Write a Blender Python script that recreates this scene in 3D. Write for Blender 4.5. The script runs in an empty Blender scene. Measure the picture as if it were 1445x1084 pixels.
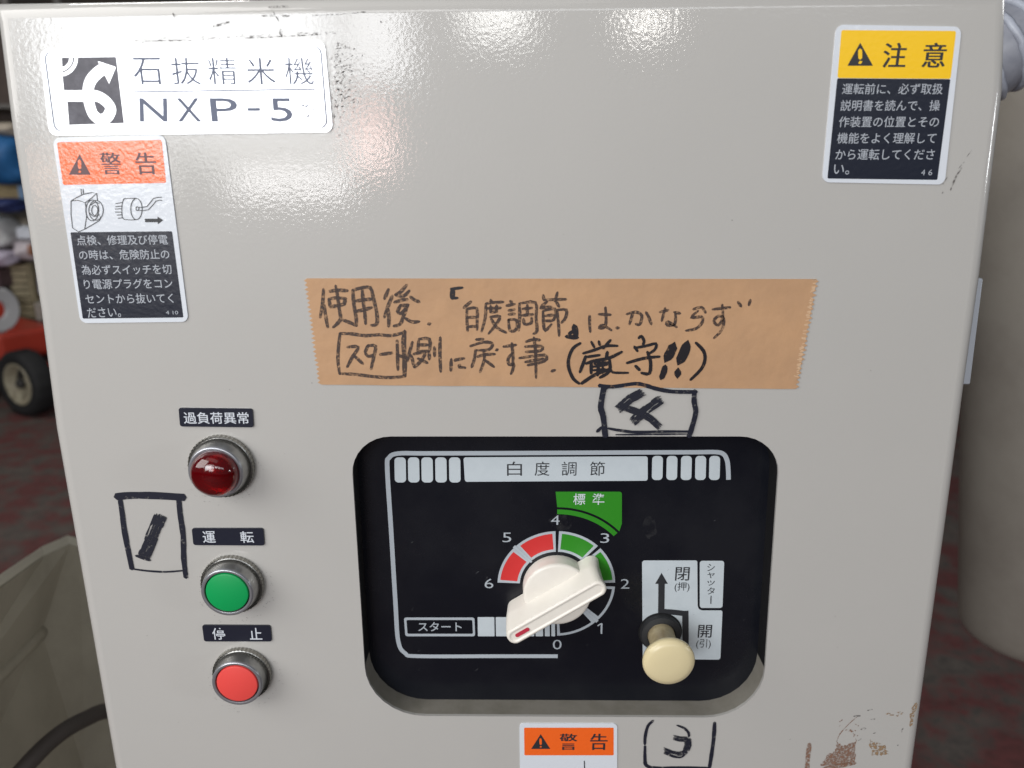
import bpy, bmesh, math, random
from mathutils import Vector, Matrix
random.seed(7)
scene = bpy.context.scene
C = scene.collection
PI = math.pi

# ------------------------------------------------------------------ camera
D, HC, TH, F = 0.34, 1.10, math.radians(16.1), 1085.0      # distance to the front sheet, height, pitch, focal length in photo pixels
cam_d = bpy.data.cameras.new('camera'); cam = bpy.data.objects.new('camera', cam_d); C.objects.link(cam)
cam.location = (0, -D, HC); cam.rotation_euler = (PI/2-TH, 0, 0)
cam_d.sensor_fit = 'HORIZONTAL'; cam_d.sensor_width = 36; cam_d.lens = 36*F/1445
cam_d.clip_start = 0.01; cam_d.clip_end = 200
cam_d.dof.use_dof = True; cam_d.dof.focus_distance = 0.375; cam_d.dof.aperture_fstop = 9
scene.camera = cam
cT, sT = math.cos(TH), math.sin(TH)
def ray(px, py):
    u, v = px-722.5, py-542.0
    return Vector((u, F*cT - sT*v, -F*sT - cT*v))
def Q(px, py, y=0.0):
    """the point of the vertical plane at depth y that the photo shows at this pixel"""
    d = ray(px, py); t = (y+D)/d.y
    return Vector((d.x*t, y, HC+d.z*t))
def mirror_point(px, py, ylamp):
    """where the line of sight goes after mirroring in the flat front sheet"""
    p = Q(px, py, 0); d = ray(px, py); t = -ylamp/d.y
    return Vector((p.x+d.x*t, ylamp, p.z+d.z*t))

# ------------------------------------------------------------------ world, lamps, exposure
w = bpy.data.worlds.new('World'); scene.world = w; w.use_nodes = True
bg = w.node_tree.nodes['Background']; bg.inputs[0].default_value = (0.50, 0.52, 0.55, 1); bg.inputs[1].default_value = 0.18
scene.view_settings.view_transform = 'Standard'; scene.view_settings.look = 'None'; scene.view_settings.exposure = 0.0
def area(name, loc, size, sizey, power, col, target=None):
    l = bpy.data.lights.new(name, 'AREA'); l.shape = 'RECTANGLE'; l.size = size; l.size_y = sizey; l.energy = power; l.color = col
    o = bpy.data.objects.new(name, l); C.objects.link(o); o.location = loc
    d = (Vector(target)-Vector(loc)) if target else Vector((0, 1, 0))
    o.rotation_euler = d.to_track_quat('-Z', 'Y').to_euler()
    return o
def window_lamp(name, x0, y0, x1, y1, yl, L, col=(1, 1, 1)):
    a = mirror_point(x0, y0, yl); b = mirror_point(x1, y1, yl)
    s, t = abs(b.x-a.x), abs(b.z-a.z)
    area(name, (a+b)/2, s, t, L*s*t*PI, col)
# daylight openings of the shop front behind the photographer, each where the enamel mirrors it; the red and orange ones are added
window_lamp('lamp_shop_window', 15, -150, 470, 130, -4.0, 12.5, (0.95, 0.975, 1))
window_lamp('lamp_window_low', 60, 138, 480, 186, -4.0, 9.0, (0.97, 0.98, 1))
window_lamp('lamp_window_side', 478, -60, 578, 112, -4.0, 10.0, (0.97, 0.98, 1))
window_lamp('lamp_upper_light', 20, -330, 620, -170, -4.1, 4.0, (1, 1, 1))
window_lamp('lamp_shop_inside', 262, 192, 545, 238, -4.0, 5.0, (1, 0.99, 0.96))
window_lamp('lamp_shop_counter', 325, 242, 492, 278, -4.0, 12.0, (1, 0.98, 0.98))
window_lamp('lamp_window_corner', 88, 192, 240, 268, -4.0, 6.5, (1, 0.98, 0.95))
window_lamp('lamp_red_glare', 500, 145, 550, 240, -3.9, 10.0, (1, 0.55, 0.47))  # added lamp, stands in for a red object mirrored in the enamel
window_lamp('lamp_orange_glare', 50, 215, 82, 290, -3.9, 11.0, (1, 0.62, 0.45))  # added lamp for the orange smear mirrored at the left
window_lamp('lamp_shop_door', 885, 6, 942, 44, -4.0, 20.0, (1, 0.97, 0.92))
window_lamp('lamp_door_gap', 655, -60, 745, 52, -4.0, 13.0, (1, 1, 0.97))
window_lamp('lamp_high_window', 640, -190, 1420, -30, -4.0, 4.0, (0.93, 0.97, 1))
area('lamp_fill_top', (-0.5, -1.0, 2.55), 1.8, 0.9, 3, (1, 0.985, 0.95), (0, 0, 1.0))  # added overhead fill, makes the front sheet brighter towards the top
area('lamp_fill_left', (-1.2, -0.8, 1.65), 1.1, 1.0, 17.5, (1, 0.985, 0.96), (0, 0, 1.0))  # added fill, makes the front sheet brighter towards the left
area('lamp_side_opening', (3.2, -1.2, 1.27), 0.3, 0.36, 9, (0.95, 0.98, 1), (0.2, 0.3, 1.15))
area('lamp_fill_back', (-2.2, 1.8, 2.9), 1.2, 0.3, 28, (1, 0.98, 0.93), (-2.2, 1.9, 0))  # added unseen fill for the floor and clutter at the back
area('lamp_fill_right', (2.2, 0.5, 2.6), 0.8, 0.8, 16, (0.97, 0.98, 1), (1.2, 1.2, 0))  # added unseen fill for the right-hand floor, kept behind the front sheet

# ------------------------------------------------------------------ materials
def lin(c): return tuple(((x/255)/12.92 if x/255 <= 0.04045 else ((x/255+0.055)/1.055)**2.4) for x in c)
def mat(name, col, rough=0.5, metal=0.0, bump=None, var=None, coat=0.0, spec=0.5):
    """bump=(scale, strength, distance); var=(scale, amount, second colour)"""
    m = bpy.data.materials.new(name); m.use_nodes = True; nt = m.node_tree; b = nt.nodes['Principled BSDF']
    c = col if max(col) <= 1.0 else lin(col)
    b.inputs['Base Color'].default_value = (*c, 1); b.inputs['Roughness'].default_value = rough
    b.inputs['Metallic'].default_value = metal; b.inputs['Coat Weight'].default_value = coat
    b.inputs['Coat Roughness'].default_value = 0.06; b.inputs['Specular IOR Level'].default_value = spec
    tc = nt.nodes.new('ShaderNodeNewGeometry')
    if bump:
        n = nt.nodes.new('ShaderNodeTexNoise'); n.inputs['Scale'].default_value = bump[0]; n.inputs['Detail'].default_value = 3
        nt.links.new(tc.outputs['Position'], n.inputs['Vector'])
        bp = nt.nodes.new('ShaderNodeBump'); bp.inputs['Strength'].default_value = bump[1]; bp.inputs['Distance'].default_value = bump[2]
        nt.links.new(n.outputs['Fac'], bp.inputs['Height']); nt.links.new(bp.outputs['Normal'], b.inputs['Normal'])
        if coat: nt.links.new(bp.outputs['Normal'], b.inputs['Coat Normal'])
    if var:
        n = nt.nodes.new('ShaderNodeTexNoise'); n.inputs['Scale'].default_value = var[0]; n.inputs['Detail'].default_value = 6
        n.inputs['Roughness'].default_value = 0.65
        nt.links.new(tc.outputs['Position'], n.inputs['Vector'])
        r = nt.nodes.new('ShaderNodeValToRGB'); r.color_ramp.elements[0].position = 0.42; r.color_ramp.elements[1].position = 0.68
        r.color_ramp.elements[0].color = (0, 0, 0, 1); r.color_ramp.elements[1].color = (1, 1, 1, 1)
        nt.links.new(n.outputs['Fac'], r.inputs[0])
        mu = nt.nodes.new('ShaderNodeMath'); mu.operation = 'MULTIPLY'; mu.inputs[1].default_value = var[1]
        nt.links.new(r.outputs[0], mu.inputs[0])
        mx = nt.nodes.new('ShaderNodeMix'); mx.data_type = 'RGBA'
        c2 = var[2] if max(var[2]) <= 1.0 else lin(var[2])
        mx.inputs['A'].default_value = (*c, 1); mx.inputs['B'].default_value = (*c2, 1)
        nt.links.new(mu.outputs[0], mx.inputs['Factor']); nt.links.new(mx.outputs['Result'], b.inputs['Base Color'])
    return m
def ink(name, col, lo, hi, scale=900, stretch=(1, 1, 1), rough=0.6, thin=0.0):
    """dry ink, rust or dirt: a thin film that a noise leaves open"""
    m = mat(name, col, rough); nt = m.node_tree; b = nt.nodes['Principled BSDF']; out = nt.nodes['Material Output']
    g = nt.nodes.new('ShaderNodeNewGeometry'); mp = nt.nodes.new('ShaderNodeMapping'); mp.inputs['Scale'].default_value = stretch
    n = nt.nodes.new('ShaderNodeTexNoise'); n.inputs['Scale'].default_value = scale; n.inputs['Detail'].default_value = 4
    nt.links.new(g.outputs['Position'], mp.inputs['Vector']); nt.links.new(mp.outputs[0], n.inputs['Vector'])
    r = nt.nodes.new('ShaderNodeMapRange'); r.inputs['From Min'].default_value = lo; r.inputs['From Max'].default_value = hi
    r.inputs['To Min'].default_value = 0.0; r.inputs['To Max'].default_value = 1.0-thin
    nt.links.new(n.outputs['Fac'], r.inputs['Value'])
    nt.links.new(r.outputs[0], b.inputs['Alpha'])
    return m

M = {}
M['paint'] = mat('beige_enamel', (0.475, 0.465, 0.445), 0.36, bump=(600, 0.12, 0.00034), var=(9, 0.35, (0.505, 0.492, 0.47)), coat=1.0, spec=0.3)
M['paint'].node_tree.nodes['Principled BSDF'].inputs['Coat Roughness'].default_value = 0.035
_nt = M['paint'].node_tree; _g = _nt.nodes.new('ShaderNodeNewGeometry'); _n = _nt.nodes.new('ShaderNodeTexNoise'); _n.inputs['Scale'].default_value = 14; _n.inputs['Detail'].default_value = 7; _n.inputs['Distortion'].default_value = 1.2
_m = _nt.nodes.new('ShaderNodeMapRange'); _m.inputs['From Min'].default_value = 0.42; _m.inputs['From Max'].default_value = 0.72; _m.inputs['To Min'].default_value = 0.03; _m.inputs['To Max'].default_value = 0.09
_nt.links.new(_g.outputs['Position'], _n.inputs['Vector']); _nt.links.new(_n.outputs['Fac'], _m.inputs['Value']); _nt.links.new(_m.outputs[0], _nt.nodes['Principled BSDF'].inputs['Coat Roughness'])
M['paint_shaded'] = mat('beige_enamel_shaded', (0.25, 0.235, 0.205), 0.55, bump=(420, 0.2, 0.0004), var=(60, 0.6, (0.16, 0.15, 0.12)))  # the same enamel darkened: the ledge's shade is put into the colour
M['plate'] = mat('black_gloss_plate', (0.005, 0.006, 0.010), 0.26, var=(14, 0.8, (0.013, 0.014, 0.018)), bump=(60, 0.05, 0.0005), spec=0.35)
M['plate_edge'] = mat('black_rubber_edge', (0.008, 0.008, 0.009), 0.5)
M['silver'] = mat('silver_print', (0.46, 0.51, 0.56), 0.42, 0.1)
M['white_print'] = mat('white_print', (0.55, 0.61, 0.65), 0.4, var=(200, 0.3, (0.47, 0.53, 0.57)))
M['dark_print'] = mat('dark_print', (0.025, 0.027, 0.032), 0.45)
M['sticker_black'] = mat('sticker_black', (0.010, 0.013, 0.026), 0.30, coat=0.5, bump=(500, 0.2, 0.0004))
M['sticker_white'] = mat('sticker_white', (0.70, 0.74, 0.80), 0.35, coat=0.7, bump=(500, 0.2, 0.0004))
M['sticker_text'] = mat('sticker_text', (0.42, 0.45, 0.50), 0.45)
M['text_white'] = mat('text_white', (0.62, 0.66, 0.72), 0.45)
M['orange'] = mat('orange_print', (0.93, 0.14, 0.014), 0.33, coat=1.0, bump=(700, 0.25, 0.0005))
M['yellow'] = mat('yellow_print', (0.95, 0.58, 0.010), 0.33, bump=(500, 0.2, 0.0004))
M['name_metal'] = mat('nameplate_foil', (0.80, 0.82, 0.84), 0.30, 0.35, bump=(300, 0.15, 0.0005))
M['name_grey'] = mat('nameplate_grey', (0.055, 0.052, 0.07), 0.35, 0.0, bump=(260, 0.2, 0.0005), var=(90, 0.5, (0.17, 0.165, 0.20)), spec=0.35)
M['name_letter'] = mat('nameplate_letter', (0.15, 0.17, 0.24), 0.5, spec=0.25)
M['red_print'] = mat('red_print', (0.62, 0.035, 0.035), 0.4)
M['green_print'] = mat('green_print', (0.025, 0.24, 0.012), 0.4)
M['tape'] = mat('kraft_tape', (0.47, 0.28, 0.155), 0.62, bump=(110, 0.35, 0.0012), var=(26, 0.8, (0.56, 0.33, 0.175)))
M['tape_edge'] = mat('kraft_tape_torn', (0.62, 0.42, 0.26), 0.8)
M['felt'] = ink('faded_felt_pen', (0.055, 0.035, 0.030), 0.24, 0.54, 900, thin=0.12)
M['marker'] = ink('black_marker', (0.012, 0.010, 0.014), 0.15, 0.42, 700, rough=0.4)
M['marker_blue'] = ink('black_marker_on_enamel', (0.014, 0.016, 0.028), 0.18, 0.44, 500, rough=0.35)
M['dry'] = ink('dry_marker', (0.015, 0.017, 0.028), 0.22, 0.44, 700, stretch=(1, 1, 1), rough=0.4)
M['dirt'] = ink('dark_dirt', (0.09, 0.08, 0.075), 0.38, 0.64, 800, rough=0.9, thin=0.3)
M['rust'] = ink('brown_rust', (0.24, 0.125, 0.080), 0.30, 0.66, 800, rough=0.9)
M['ochre'] = ink('ochre_rust', (0.30, 0.19, 0.10), 0.40, 0.6, 700, rough=0.9)
M['bezel'] = mat('brushed_steel', (0.42, 0.42, 0.41), 0.30, 0.9, bump=(600, 0.15, 0.0003), var=(300, 0.5, (0.28, 0.27, 0.26)))
M['knurl'] = mat('knurled_steel', (0.33, 0.32, 0.29), 0.38, 0.85)
M['lip'] = mat('bezel_lip', (0.36, 0.37, 0.40), 0.30, 0.7)
M['green_cap'] = mat('green_cap', (0.0, 0.33, 0.085), 0.42, bump=(600, 0.1, 0.0003))
M['red_cap'] = mat('red_cap', (0.80, 0.075, 0.065), 0.42, bump=(600, 0.1, 0.0003))
M['lens'] = mat('red_lens', (0.27, 0.001, 0.006), 0.10, coat=0.6)
nb = M['lens'].node_tree.nodes['Principled BSDF']; nb.inputs['Transmission Weight'].default_value = 0.75; nb.inputs['IOR'].default_value = 1.45
M['lens_in'] = mat('lens_reflector', (0.30, 0.015, 0.015), 0.3, 0.5)
M['knob'] = mat('white_knob_plastic', (0.84, 0.80, 0.73), 0.32, var=(50, 0.3, (0.70, 0.65, 0.57)))
M['cream'] = mat('cream_plastic', (0.72, 0.62, 0.38), 0.28, var=(60, 0.3, (0.68, 0.57, 0.33)))
M['rubber'] = mat('dark_rubber', (0.02, 0.021, 0.023), 0.6)
M['mark_red'] = mat('pointer_red', (0.50, 0.03, 0.06), 0.5)

# ------------------------------------------------------------------ object helpers
WL = {}
def thing(name, label, cat, loc, group=None):
    o = bpy.data.objects.new(name, None); C.objects.link(o); o.location = loc; o.empty_display_size = 0.05
    WL[o] = Vector(loc); o['label'] = label; o['category'] = cat
    if group: o['group'] = group
    return o
def obj(name, verts, faces, m, parent=None, smooth=False, label=None, kind=None):
    verts = [Vector(v) for v in verts]
    lo = Vector([min(v[i] for v in verts) for i in range(3)]); hi = Vector([max(v[i] for v in verts) for i in range(3)])
    O = (lo+hi)/2
    me = bpy.data.meshes.new(name); me.from_pydata([v-O for v in verts], [], faces); me.validate()
    mats = m if isinstance(m, list) else [m]
    for k in mats: me.materials.append(k)
    if smooth: me.polygons.foreach_set('use_smooth', [True]*len(me.polygons))
    o = bpy.data.objects.new(name, me); C.objects.link(o)
    WL[o] = O
    if parent is not None:
        o.parent = parent; o.location = O - WL[parent]
    else: o.location = O
    if label: o['label'] = label
    if kind: o['kind'] = kind
    return o
def tag(o, label, cat, group=None):
    o['label'] = label; o['category'] = cat
    if group: o['group'] = group
    return o
class B:
    def __init__(s): s.v = []; s.f = []
    def add(s, v, f):
        k = len(s.v); s.v += [Vector(x) for x in v]; s.f += [[i+k for i in q] for q in f]; return s
    def make(s, name, m, parent=None, **k): return obj(name, s.v, s.f, m, parent, **k)
def bilerp(q, u, v):  # q: TL TR BR BL, v down
    return q[0]*(1-u)*(1-v)+q[1]*u*(1-v)+q[2]*u*v+q[3]*(1-u)*v
def round_poly(q, r, n=5):
    """corner-rounded polygon from plane points (r one number or one per corner)"""
    out = []; N = len(q)
    rs = r if isinstance(r, (list, tuple)) else [r]*N
    for i in range(N):
        p, a, b = q[i], q[i-1], q[(i+1) % N]
        rr = rs[i]
        if rr <= 0: out.append(p); continue
        d1 = (a-p); d2 = (b-p); d1 = d1/d1.length; d2 = d2/d2.length
        for k in range(n+1):
            t = k/n
            A = p+d1*rr; Bq = p+d2*rr
            # conic close to a circle
            wgt = 0.7071
            c = (A*(1-t)**2 + p*(2*wgt*t*(1-t)) + Bq*t*t)/((1-t)**2+2*wgt*t*(1-t)+t*t)
            out.append(c)
    return out
def slab(pts, y0, th, bld=None):
    """flat film: outline points at depth y0 with a rim th deep behind"""
    bld = bld or B(); n = len(pts)
    v = [Vector((p.x, y0, p.z)) for p in pts]+[Vector((p.x, y0+th, p.z)) for p in pts]
    f = [list(range(n))] + [[i, i+n, (i+1) % n+n, (i+1) % n] for i in range(n)]
    # keep the front looking at -Y
    ar = sum(v[i].x*v[(i+1) % n].z-v[(i+1) % n].x*v[i].z for i in range(n))
    if ar < 0: f = [q[::-1] for q in f]
    return bld.add(v, f)
def quad_px(c, y): return [Q(x, z, y) for x, z in c]
def film(name, corners, y, m, parent, r=0.0, th=0.00012, **k):
    return slab(round_poly(quad_px(corners, y), r), y, th).make(name, m, parent, **k)

_dg = None
def text_mesh(s, bold=0.0):
    cu = bpy.data.curves.new('lettering', 'FONT'); cu.body = s; cu.size = 1.0; cu.resolution_u = 3; cu.offset = bold
    o = bpy.data.objects.new('lettering', cu); C.objects.link(o)
    bpy.context.view_layer.update()
    me = bpy.data.meshes.new_from_object(o.evaluated_get(bpy.context.evaluated_depsgraph_get()))
    v = [(p.co.x, p.co.y) for p in me.vertices]; f = [list(p.vertices) for p in me.polygons]
    bpy.data.objects.remove(o); bpy.data.curves.remove(cu); bpy.data.meshes.remove(me)
    return v, f
def text(bld, s, xl, xr, yc, h, y, bold=0.0, yr=None, slant=0.0, serif=0.0, box=None):
    """fit lettering s between photo columns xl, xr about row yc, h rows high, upright on the plane at depth y"""
    v, f = text_mesh(s, bold)
    if not v: return
    x0 = min(a for a, b in v); x1 = max(a for a, b in v); z0 = min(b for a, b in v); z1 = max(b for a, b in v)
    if box: z0, z1 = box
    yr = yc if yr is None else yr
    a = Q(xl, yc, y); b = Q(xr, yr, y); hh = Q((xl+xr)/2, yc-h/2, y).z-Q((xl+xr)/2, yc+h/2, y).z
    def place(dx):
        out = []
        for (p, q) in v:
            u = (p-x0)/(x1-x0) if x1 > x0 else 0.5; t = (q-z0)/(z1-z0)-0.5 if z1 > z0 else 0
            P = a+(b-a)*u; out.append(Vector((P.x+t*hh*slant+dx*hh, y, P.z+t*hh)))
        return out
    bld.add(place(0), f)
    if serif:
        bld.add([p+Vector((0, -0.00001, 0)) for p in place(serif)], f)
        bld.add([p+Vector((0, -0.00002, 0)) for p in place(-serif)], f)

_ly = [0]
def stroke(bld, pts, wd, y, jitter=0.10, taper=0.25, sm=3, cap=True):
    """pen stroke: photo points, width in photo pixels, laid on the plane at depth y"""
    P = [Q(a, b, y) for a, b in pts]; W = wd/1085*0.383*(0.353/0.34 if y > 0.005 else 1)
    # resample by catmull-rom
    R = []
    for i in range(len(P)-1):
        p0 = P[max(i-1, 0)]; p1 = P[i]; p2 = P[i+1]; p3 = P[min(i+2, len(P)-1)]
        for k in range(sm):
            t = k/sm
            R.append(0.5*((2*p1)+(p2-p0)*t+(2*p0-5*p1+4*p2-p3)*t*t+(-p0+3*p1-3*p2+p3)*t**3))
    R.append(P[-1]); n = len(R)
    _ly[0] = (_ly[0]+1) % 40; yy = y-0.000002*_ly[0]
    L = []; Rr = []
    for i, p in enumerate(R):
        d = R[min(i+1, n-1)]-R[max(i-1, 0)]
        d = d/d.length if d.length > 1e-9 else Vector((1, 0, 0))
        nn = Vector((-d.z, 0, d.x)); e = min(i, n-1-i)/max(1, n-1)
        ww = W/2*(1-taper*(1-min(1, e*5)))*(1+random.uniform(-jitter, jitter))
        L.append(p+nn*ww); Rr.append(p-nn*ww)
    d0 = (R[0]-R[1]); d0 = d0/d0.length; d1 = (R[-1]-R[-2]); d1 = d1/d1.length
    v = L+Rr+[R[0]+d0*W*0.35*(1 if cap else 0.02), R[-1]+d1*W*0.35*(1 if cap else 0.02)]
    for q in v: q.y = yy
    f = [[i, i+1, n+i+1, n+i] for i in range(n-1)]+[[2*n, 0, n], [2*n+1, 2*n-1, n-1]]
    bld.add(v, f)
def zs(x0, y0, s):      # pixel coordinates read in an enlargement
    return lambda *p: [(x0+a/s, y0+b/s) for a, b in p]
def lathe(cx, cz, prof, n=48, y0=0.0, tilt=None):
    """profile of (radius, height towards the viewer) around the normal of the sheet"""
    v = []; f = []
    for r, h in prof:
        for k in range(n):
            a = 2*PI*k/n; v.append(Vector((cx+r*math.cos(a), y0-h, cz+r*math.sin(a))))
    for j in range(len(prof)-1):
        for k in range(n):
            a, b = j*n+k, j*n+(k+1) % n
            f.append([a, b, b+n, a+n])
    if prof[-1][0] > 1e-6: f.append([(len(prof)-1)*n+k for k in range(n)])
    return v, f
def smooth_by_angle(o, ang=35):
    me = o.data
    me.polygons.foreach_set('use_smooth', [True]*len(me.polygons))
    bm = bmesh.new(); bm.from_mesh(me)
    bmesh.ops.remove_doubles(bm, verts=bm.verts, dist=1e-7)
    bmesh.ops.recalc_face_normals(bm, faces=bm.faces)
    for e in bm.edges:
        if len(e.link_faces) == 2 and e.calc_face_angle(0) > math.radians(ang): e.smooth = False
    bm.to_mesh(me); bm.free()
def box(bld, c, s, rz=0.0, rx=0.0):
    m = Matrix.Translation(Vector(c)) @ Matrix.Rotation(rz, 4, 'Z') @ Matrix.Rotation(rx, 4, 'X')
    v = [m @ Vector((sx*s[0]/2, sy*s[1]/2, sz*s[2]/2)) for sx in (-1, 1) for sy in (-1, 1) for sz in (-1, 1)]
    return bld.add(v, [[0, 1, 3, 2], [4, 6, 7, 5], [0, 4, 5, 1], [2, 3, 7, 6], [0, 2, 6, 4], [1, 5, 7, 3]])
def tube(bld, pts, r, n=12, ribs=None):
    pts = [Vector(p) for p in pts]; R = []
    for i in range(len(pts)-1):
        p0 = pts[max(i-1, 0)]; p1 = pts[i]; p2 = pts[i+1]; p3 = pts[min(i+2, len(pts)-1)]
        kk = ribs or 6
        for k in range(kk):
            t = k/kk; R.append(0.5*((2*p1)+(p2-p0)*t+(2*p0-5*p1+4*p2-p3)*t*t+(-p0+3*p1-3*p2+p3)*t**3))
    R.append(pts[-1]); v = []; f = []
    up = Vector((0.13, 0.21, 1)).normalized()
    for i, p in enumerate(R):
        d = (R[min(i+1, len(R)-1)]-R[max(i-1, 0)]).normalized(); s = d.cross(up).normalized(); t = s.cross(d)
        rr = r*(1+(0.10*math.cos(i*PI/2) if ribs else 0))
        for k in range(n):
            a = 2*PI*k/n; v.append(p+(s*math.cos(a)+t*math.sin(a))*rr)
    for i in range(len(R)-1):
        for k in range(n):
            a, b = i*n+k, i*n+(k+1) % n; f.append([a, b, b+n, a+n])
    f.append(list(range(n))[::-1]); f.append([(len(R)-1)*n+k for k in range(n)])
    return bld.add(v, f)
def bevelled(o, wdt, seg=2):
    md = o.modifiers.new('edge', 'BEVEL'); md.width = wdt; md.segments = seg; md.limit_method = 'ANGLE'; md.angle_limit = 0.6
    return o

# ------------------------------------------------------------------ setting: floor and far wall
def setting():
    m = mat('painted_concrete_floor', (0.060, 0.055, 0.050), 0.75)
    nt = m.node_tree; b = nt.nodes['Principled BSDF']; g = nt.nodes.new('ShaderNodeNewGeometry')
    def noise(scale, det=6):
        n = nt.nodes.new('ShaderNodeTexNoise'); n.inputs['Scale'].default_value = scale; n.inputs['Detail'].default_value = det; n.inputs['Roughness'].default_value = 0.7
        nt.links.new(g.outputs['Position'], n.inputs['Vector']); return n.outputs['Fac']
    def ramp(src, a, bb, ca, cb):
        r = nt.nodes.new('ShaderNodeValToRGB'); e = r.color_ramp.elements
        e[0].position = a; e[1].position = bb; e[0].color = (*ca, 1); e[1].color = (*cb, 1)
        nt.links.new(src, r.inputs[0]); return r.outputs[0]
    red = ramp(noise(40), 0.35, 0.65, (0.072, 0.022, 0.020), (0.125, 0.033, 0.032))
    gry = ramp(noise(30), 0.35, 0.7, (0.052, 0.043, 0.038), (0.12, 0.10, 0.085))
    f = ramp(noise(7.5, 9), 0.44, 0.56, (0, 0, 0), (1, 1, 1))
    mx = nt.nodes.new('ShaderNodeMix'); mx.data_type = 'RGBA'
    nt.links.new(f, mx.inputs['Factor']); nt.links.new(gry, mx.inputs['A']); nt.links.new(red, mx.inputs['B'])
    nt.links.new(mx.outputs['Result'], b.inputs['Base Color'])
    o = obj('floor', [(-9, -6, 0), (9, -6, 0), (9, 9, 0), (-9, 9, 0)], [[0, 1, 2, 3]], m, kind='structure')
    mw = mat('dark_shed_wall', (0.085, 0.068, 0.055), 0.8, var=(3, 0.6, (0.05, 0.04, 0.035)))
    bl = B(); box(bl, (0, 6.05, 1.75), (18, 0.1, 3.5)); ww = bl.make('back_wall', mw, kind='structure')
setting()

# ------------------------------------------------------------------ the milling machine's cabinet
cab = thing('rice_milling_machine', 'beige enamelled rice milling machine cabinet with black dial plate, push buttons and stickers', 'machine', (0, 0.28, 0))
LEFT = [(0, 6), (3, 33), (22, 182), (61, 431), (83, 600), (120, 812), (167, 1084)]
RIGHT = [(1414, -14), (1410, 130), (1397, 235), (1378, 390), (1356, 545), (1330, 740), (1283, 1084)]
def cabinet():
    R = 0.0065
    L = [Q(*p, 0) for p in LEFT]; Rt = [Q(*p, 0) for p in RIGHT]
    # silhouettes lie on the bend, about R behind the sheet: put them out there
    L = [Q(*p, R) for p in LEFT]; Rt = [Q(*p, R) for p in RIGHT]
    def ext(a, b, z):
        t = (z-b.z)/(b.z-a.z); return b+(b-a)*t
    L.append(ext(L[-3], L[-1], 0.42)); Rt.append(ext(Rt[-3], Rt[-1], 0.42))
    outer = [Vector((p.x, 0, p.z)) for p in L] + [Vector((p.x, 0, p.z)) for p in reversed(Rt)]   # down the left, up the right (counter-clockwise)
    n = len(outer)
    def inset(d):
        res = []
        for i in range(n):
            p = outer[i]; a = outer[i-1]; b = outer[(i+1) % n]
            e1 = (p-a).normalized(); e2 = (b-p).normalized()
            n1 = Vector((-e1.z, 0, e1.x)); n2 = Vector((-e2.z, 0, e2.x)); nn = (n1+n2); nn = nn/nn.length
            res.append(p+nn*d/max(0.4, nn.dot(n1)))
        return res
    rings = []
    for k in range(0, 9):
        t = k/8*PI/2
        rings.append([Vector((p.x, R*(1-math.cos(t)), p.z)) for p in inset(R*(1-math.sin(t)))])
    xr = min(p.x for p in Rt)-0.004; xl = max(p.x for p in L)+0.004
    rings.append([Vector((xr if p.x > 0 else xl, 0.56, p.z)) for p in outer])
    # hole
    hq = quad_px([(494, 616), (1102, 616), (1075, 1013), (519, 1010)], 0)
    hole = round_poly(hq, [0.019, 0.019, 0.030, 0.030], 8)[::-1]
    bm = bmesh.new()
    rv = [[bm.verts.new(p) for p in r] for r in rings]
    hv = [bm.verts.new(p) for p in hole]
    edges = []
    for r in (rv[0], hv):
        for i in range(len(r)): edges.append(bm.edges.new((r[i], r[(i+1) % len(r)])))
    res = bmesh.ops.triangle_fill(bm, edges=edges, use_beauty=True)
    ff = [g for g in res['geom'] if isinstance(g, bmesh.types.BMFace)]
    for fc in ff:
        fc.smooth = False
        if fc.normal.y > 0: fc.normal_flip()
    for j in range(len(rv)-1):
        for i in range(n):
            k = (i+1) % n
            fc = bm.faces.new((rv[j][i], rv[j+1][i], rv[j+1][k], rv[j][k])); fc.smooth = j < len(rv)-2
            fc.normal_update()
    fc = bm.faces.new(rv[-1]); fc.normal_update()
    # thickness of the sheet round the hole
    h2 = [bm.verts.new(Vector((p.x, 0.0016, p.z))) for p in hole]
    m = len(hole)
    for i in range(m):
        k = (i+1) % m; bm.faces.new((hv[i], h2[i], h2[k], hv[k]))
    bm.normal_update()
    vs = [v.co.copy() for v in bm.verts]; bm.verts.index_update()
    fs = [[v.index for v in f.verts] for f in bm.faces]; sm = [f.smooth for f in bm.faces]
    bm.free()
    o = obj('housing', vs, fs, M['paint'], cab)
    o.data.polygons.foreach_set('use_smooth', sm[:len(o.data.polygons)])
    bm = bmesh.new(); bm.from_mesh(o.data)
    for f in bm.faces:
        if f.smooth: pass
    bm.free()
    # recess wall behind the hole, black above and enamelled ledge below
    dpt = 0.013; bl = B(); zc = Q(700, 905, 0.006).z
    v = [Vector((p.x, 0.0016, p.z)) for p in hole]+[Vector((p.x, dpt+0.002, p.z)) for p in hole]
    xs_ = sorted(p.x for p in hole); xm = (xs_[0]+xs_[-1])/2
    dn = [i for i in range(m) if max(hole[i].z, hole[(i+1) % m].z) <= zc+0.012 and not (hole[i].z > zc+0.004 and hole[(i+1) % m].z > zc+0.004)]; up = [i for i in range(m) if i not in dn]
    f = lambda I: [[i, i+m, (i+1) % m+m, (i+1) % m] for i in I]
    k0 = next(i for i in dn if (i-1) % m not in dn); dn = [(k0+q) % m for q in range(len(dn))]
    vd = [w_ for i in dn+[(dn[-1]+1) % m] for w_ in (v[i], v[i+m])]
    obj('recess_ledge', vd, [[2*q, 2*q+1, 2*q+3, 2*q+2] for q in range(len(dn))], M['paint_shaded'], cab, smooth=True, label='shaded beige ledge under the black dial plate')
    B().add(v, f(up)).make('recess_lining', M['plate_edge'], cab, smooth=True)
    return hole
hole = cabinet()

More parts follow.
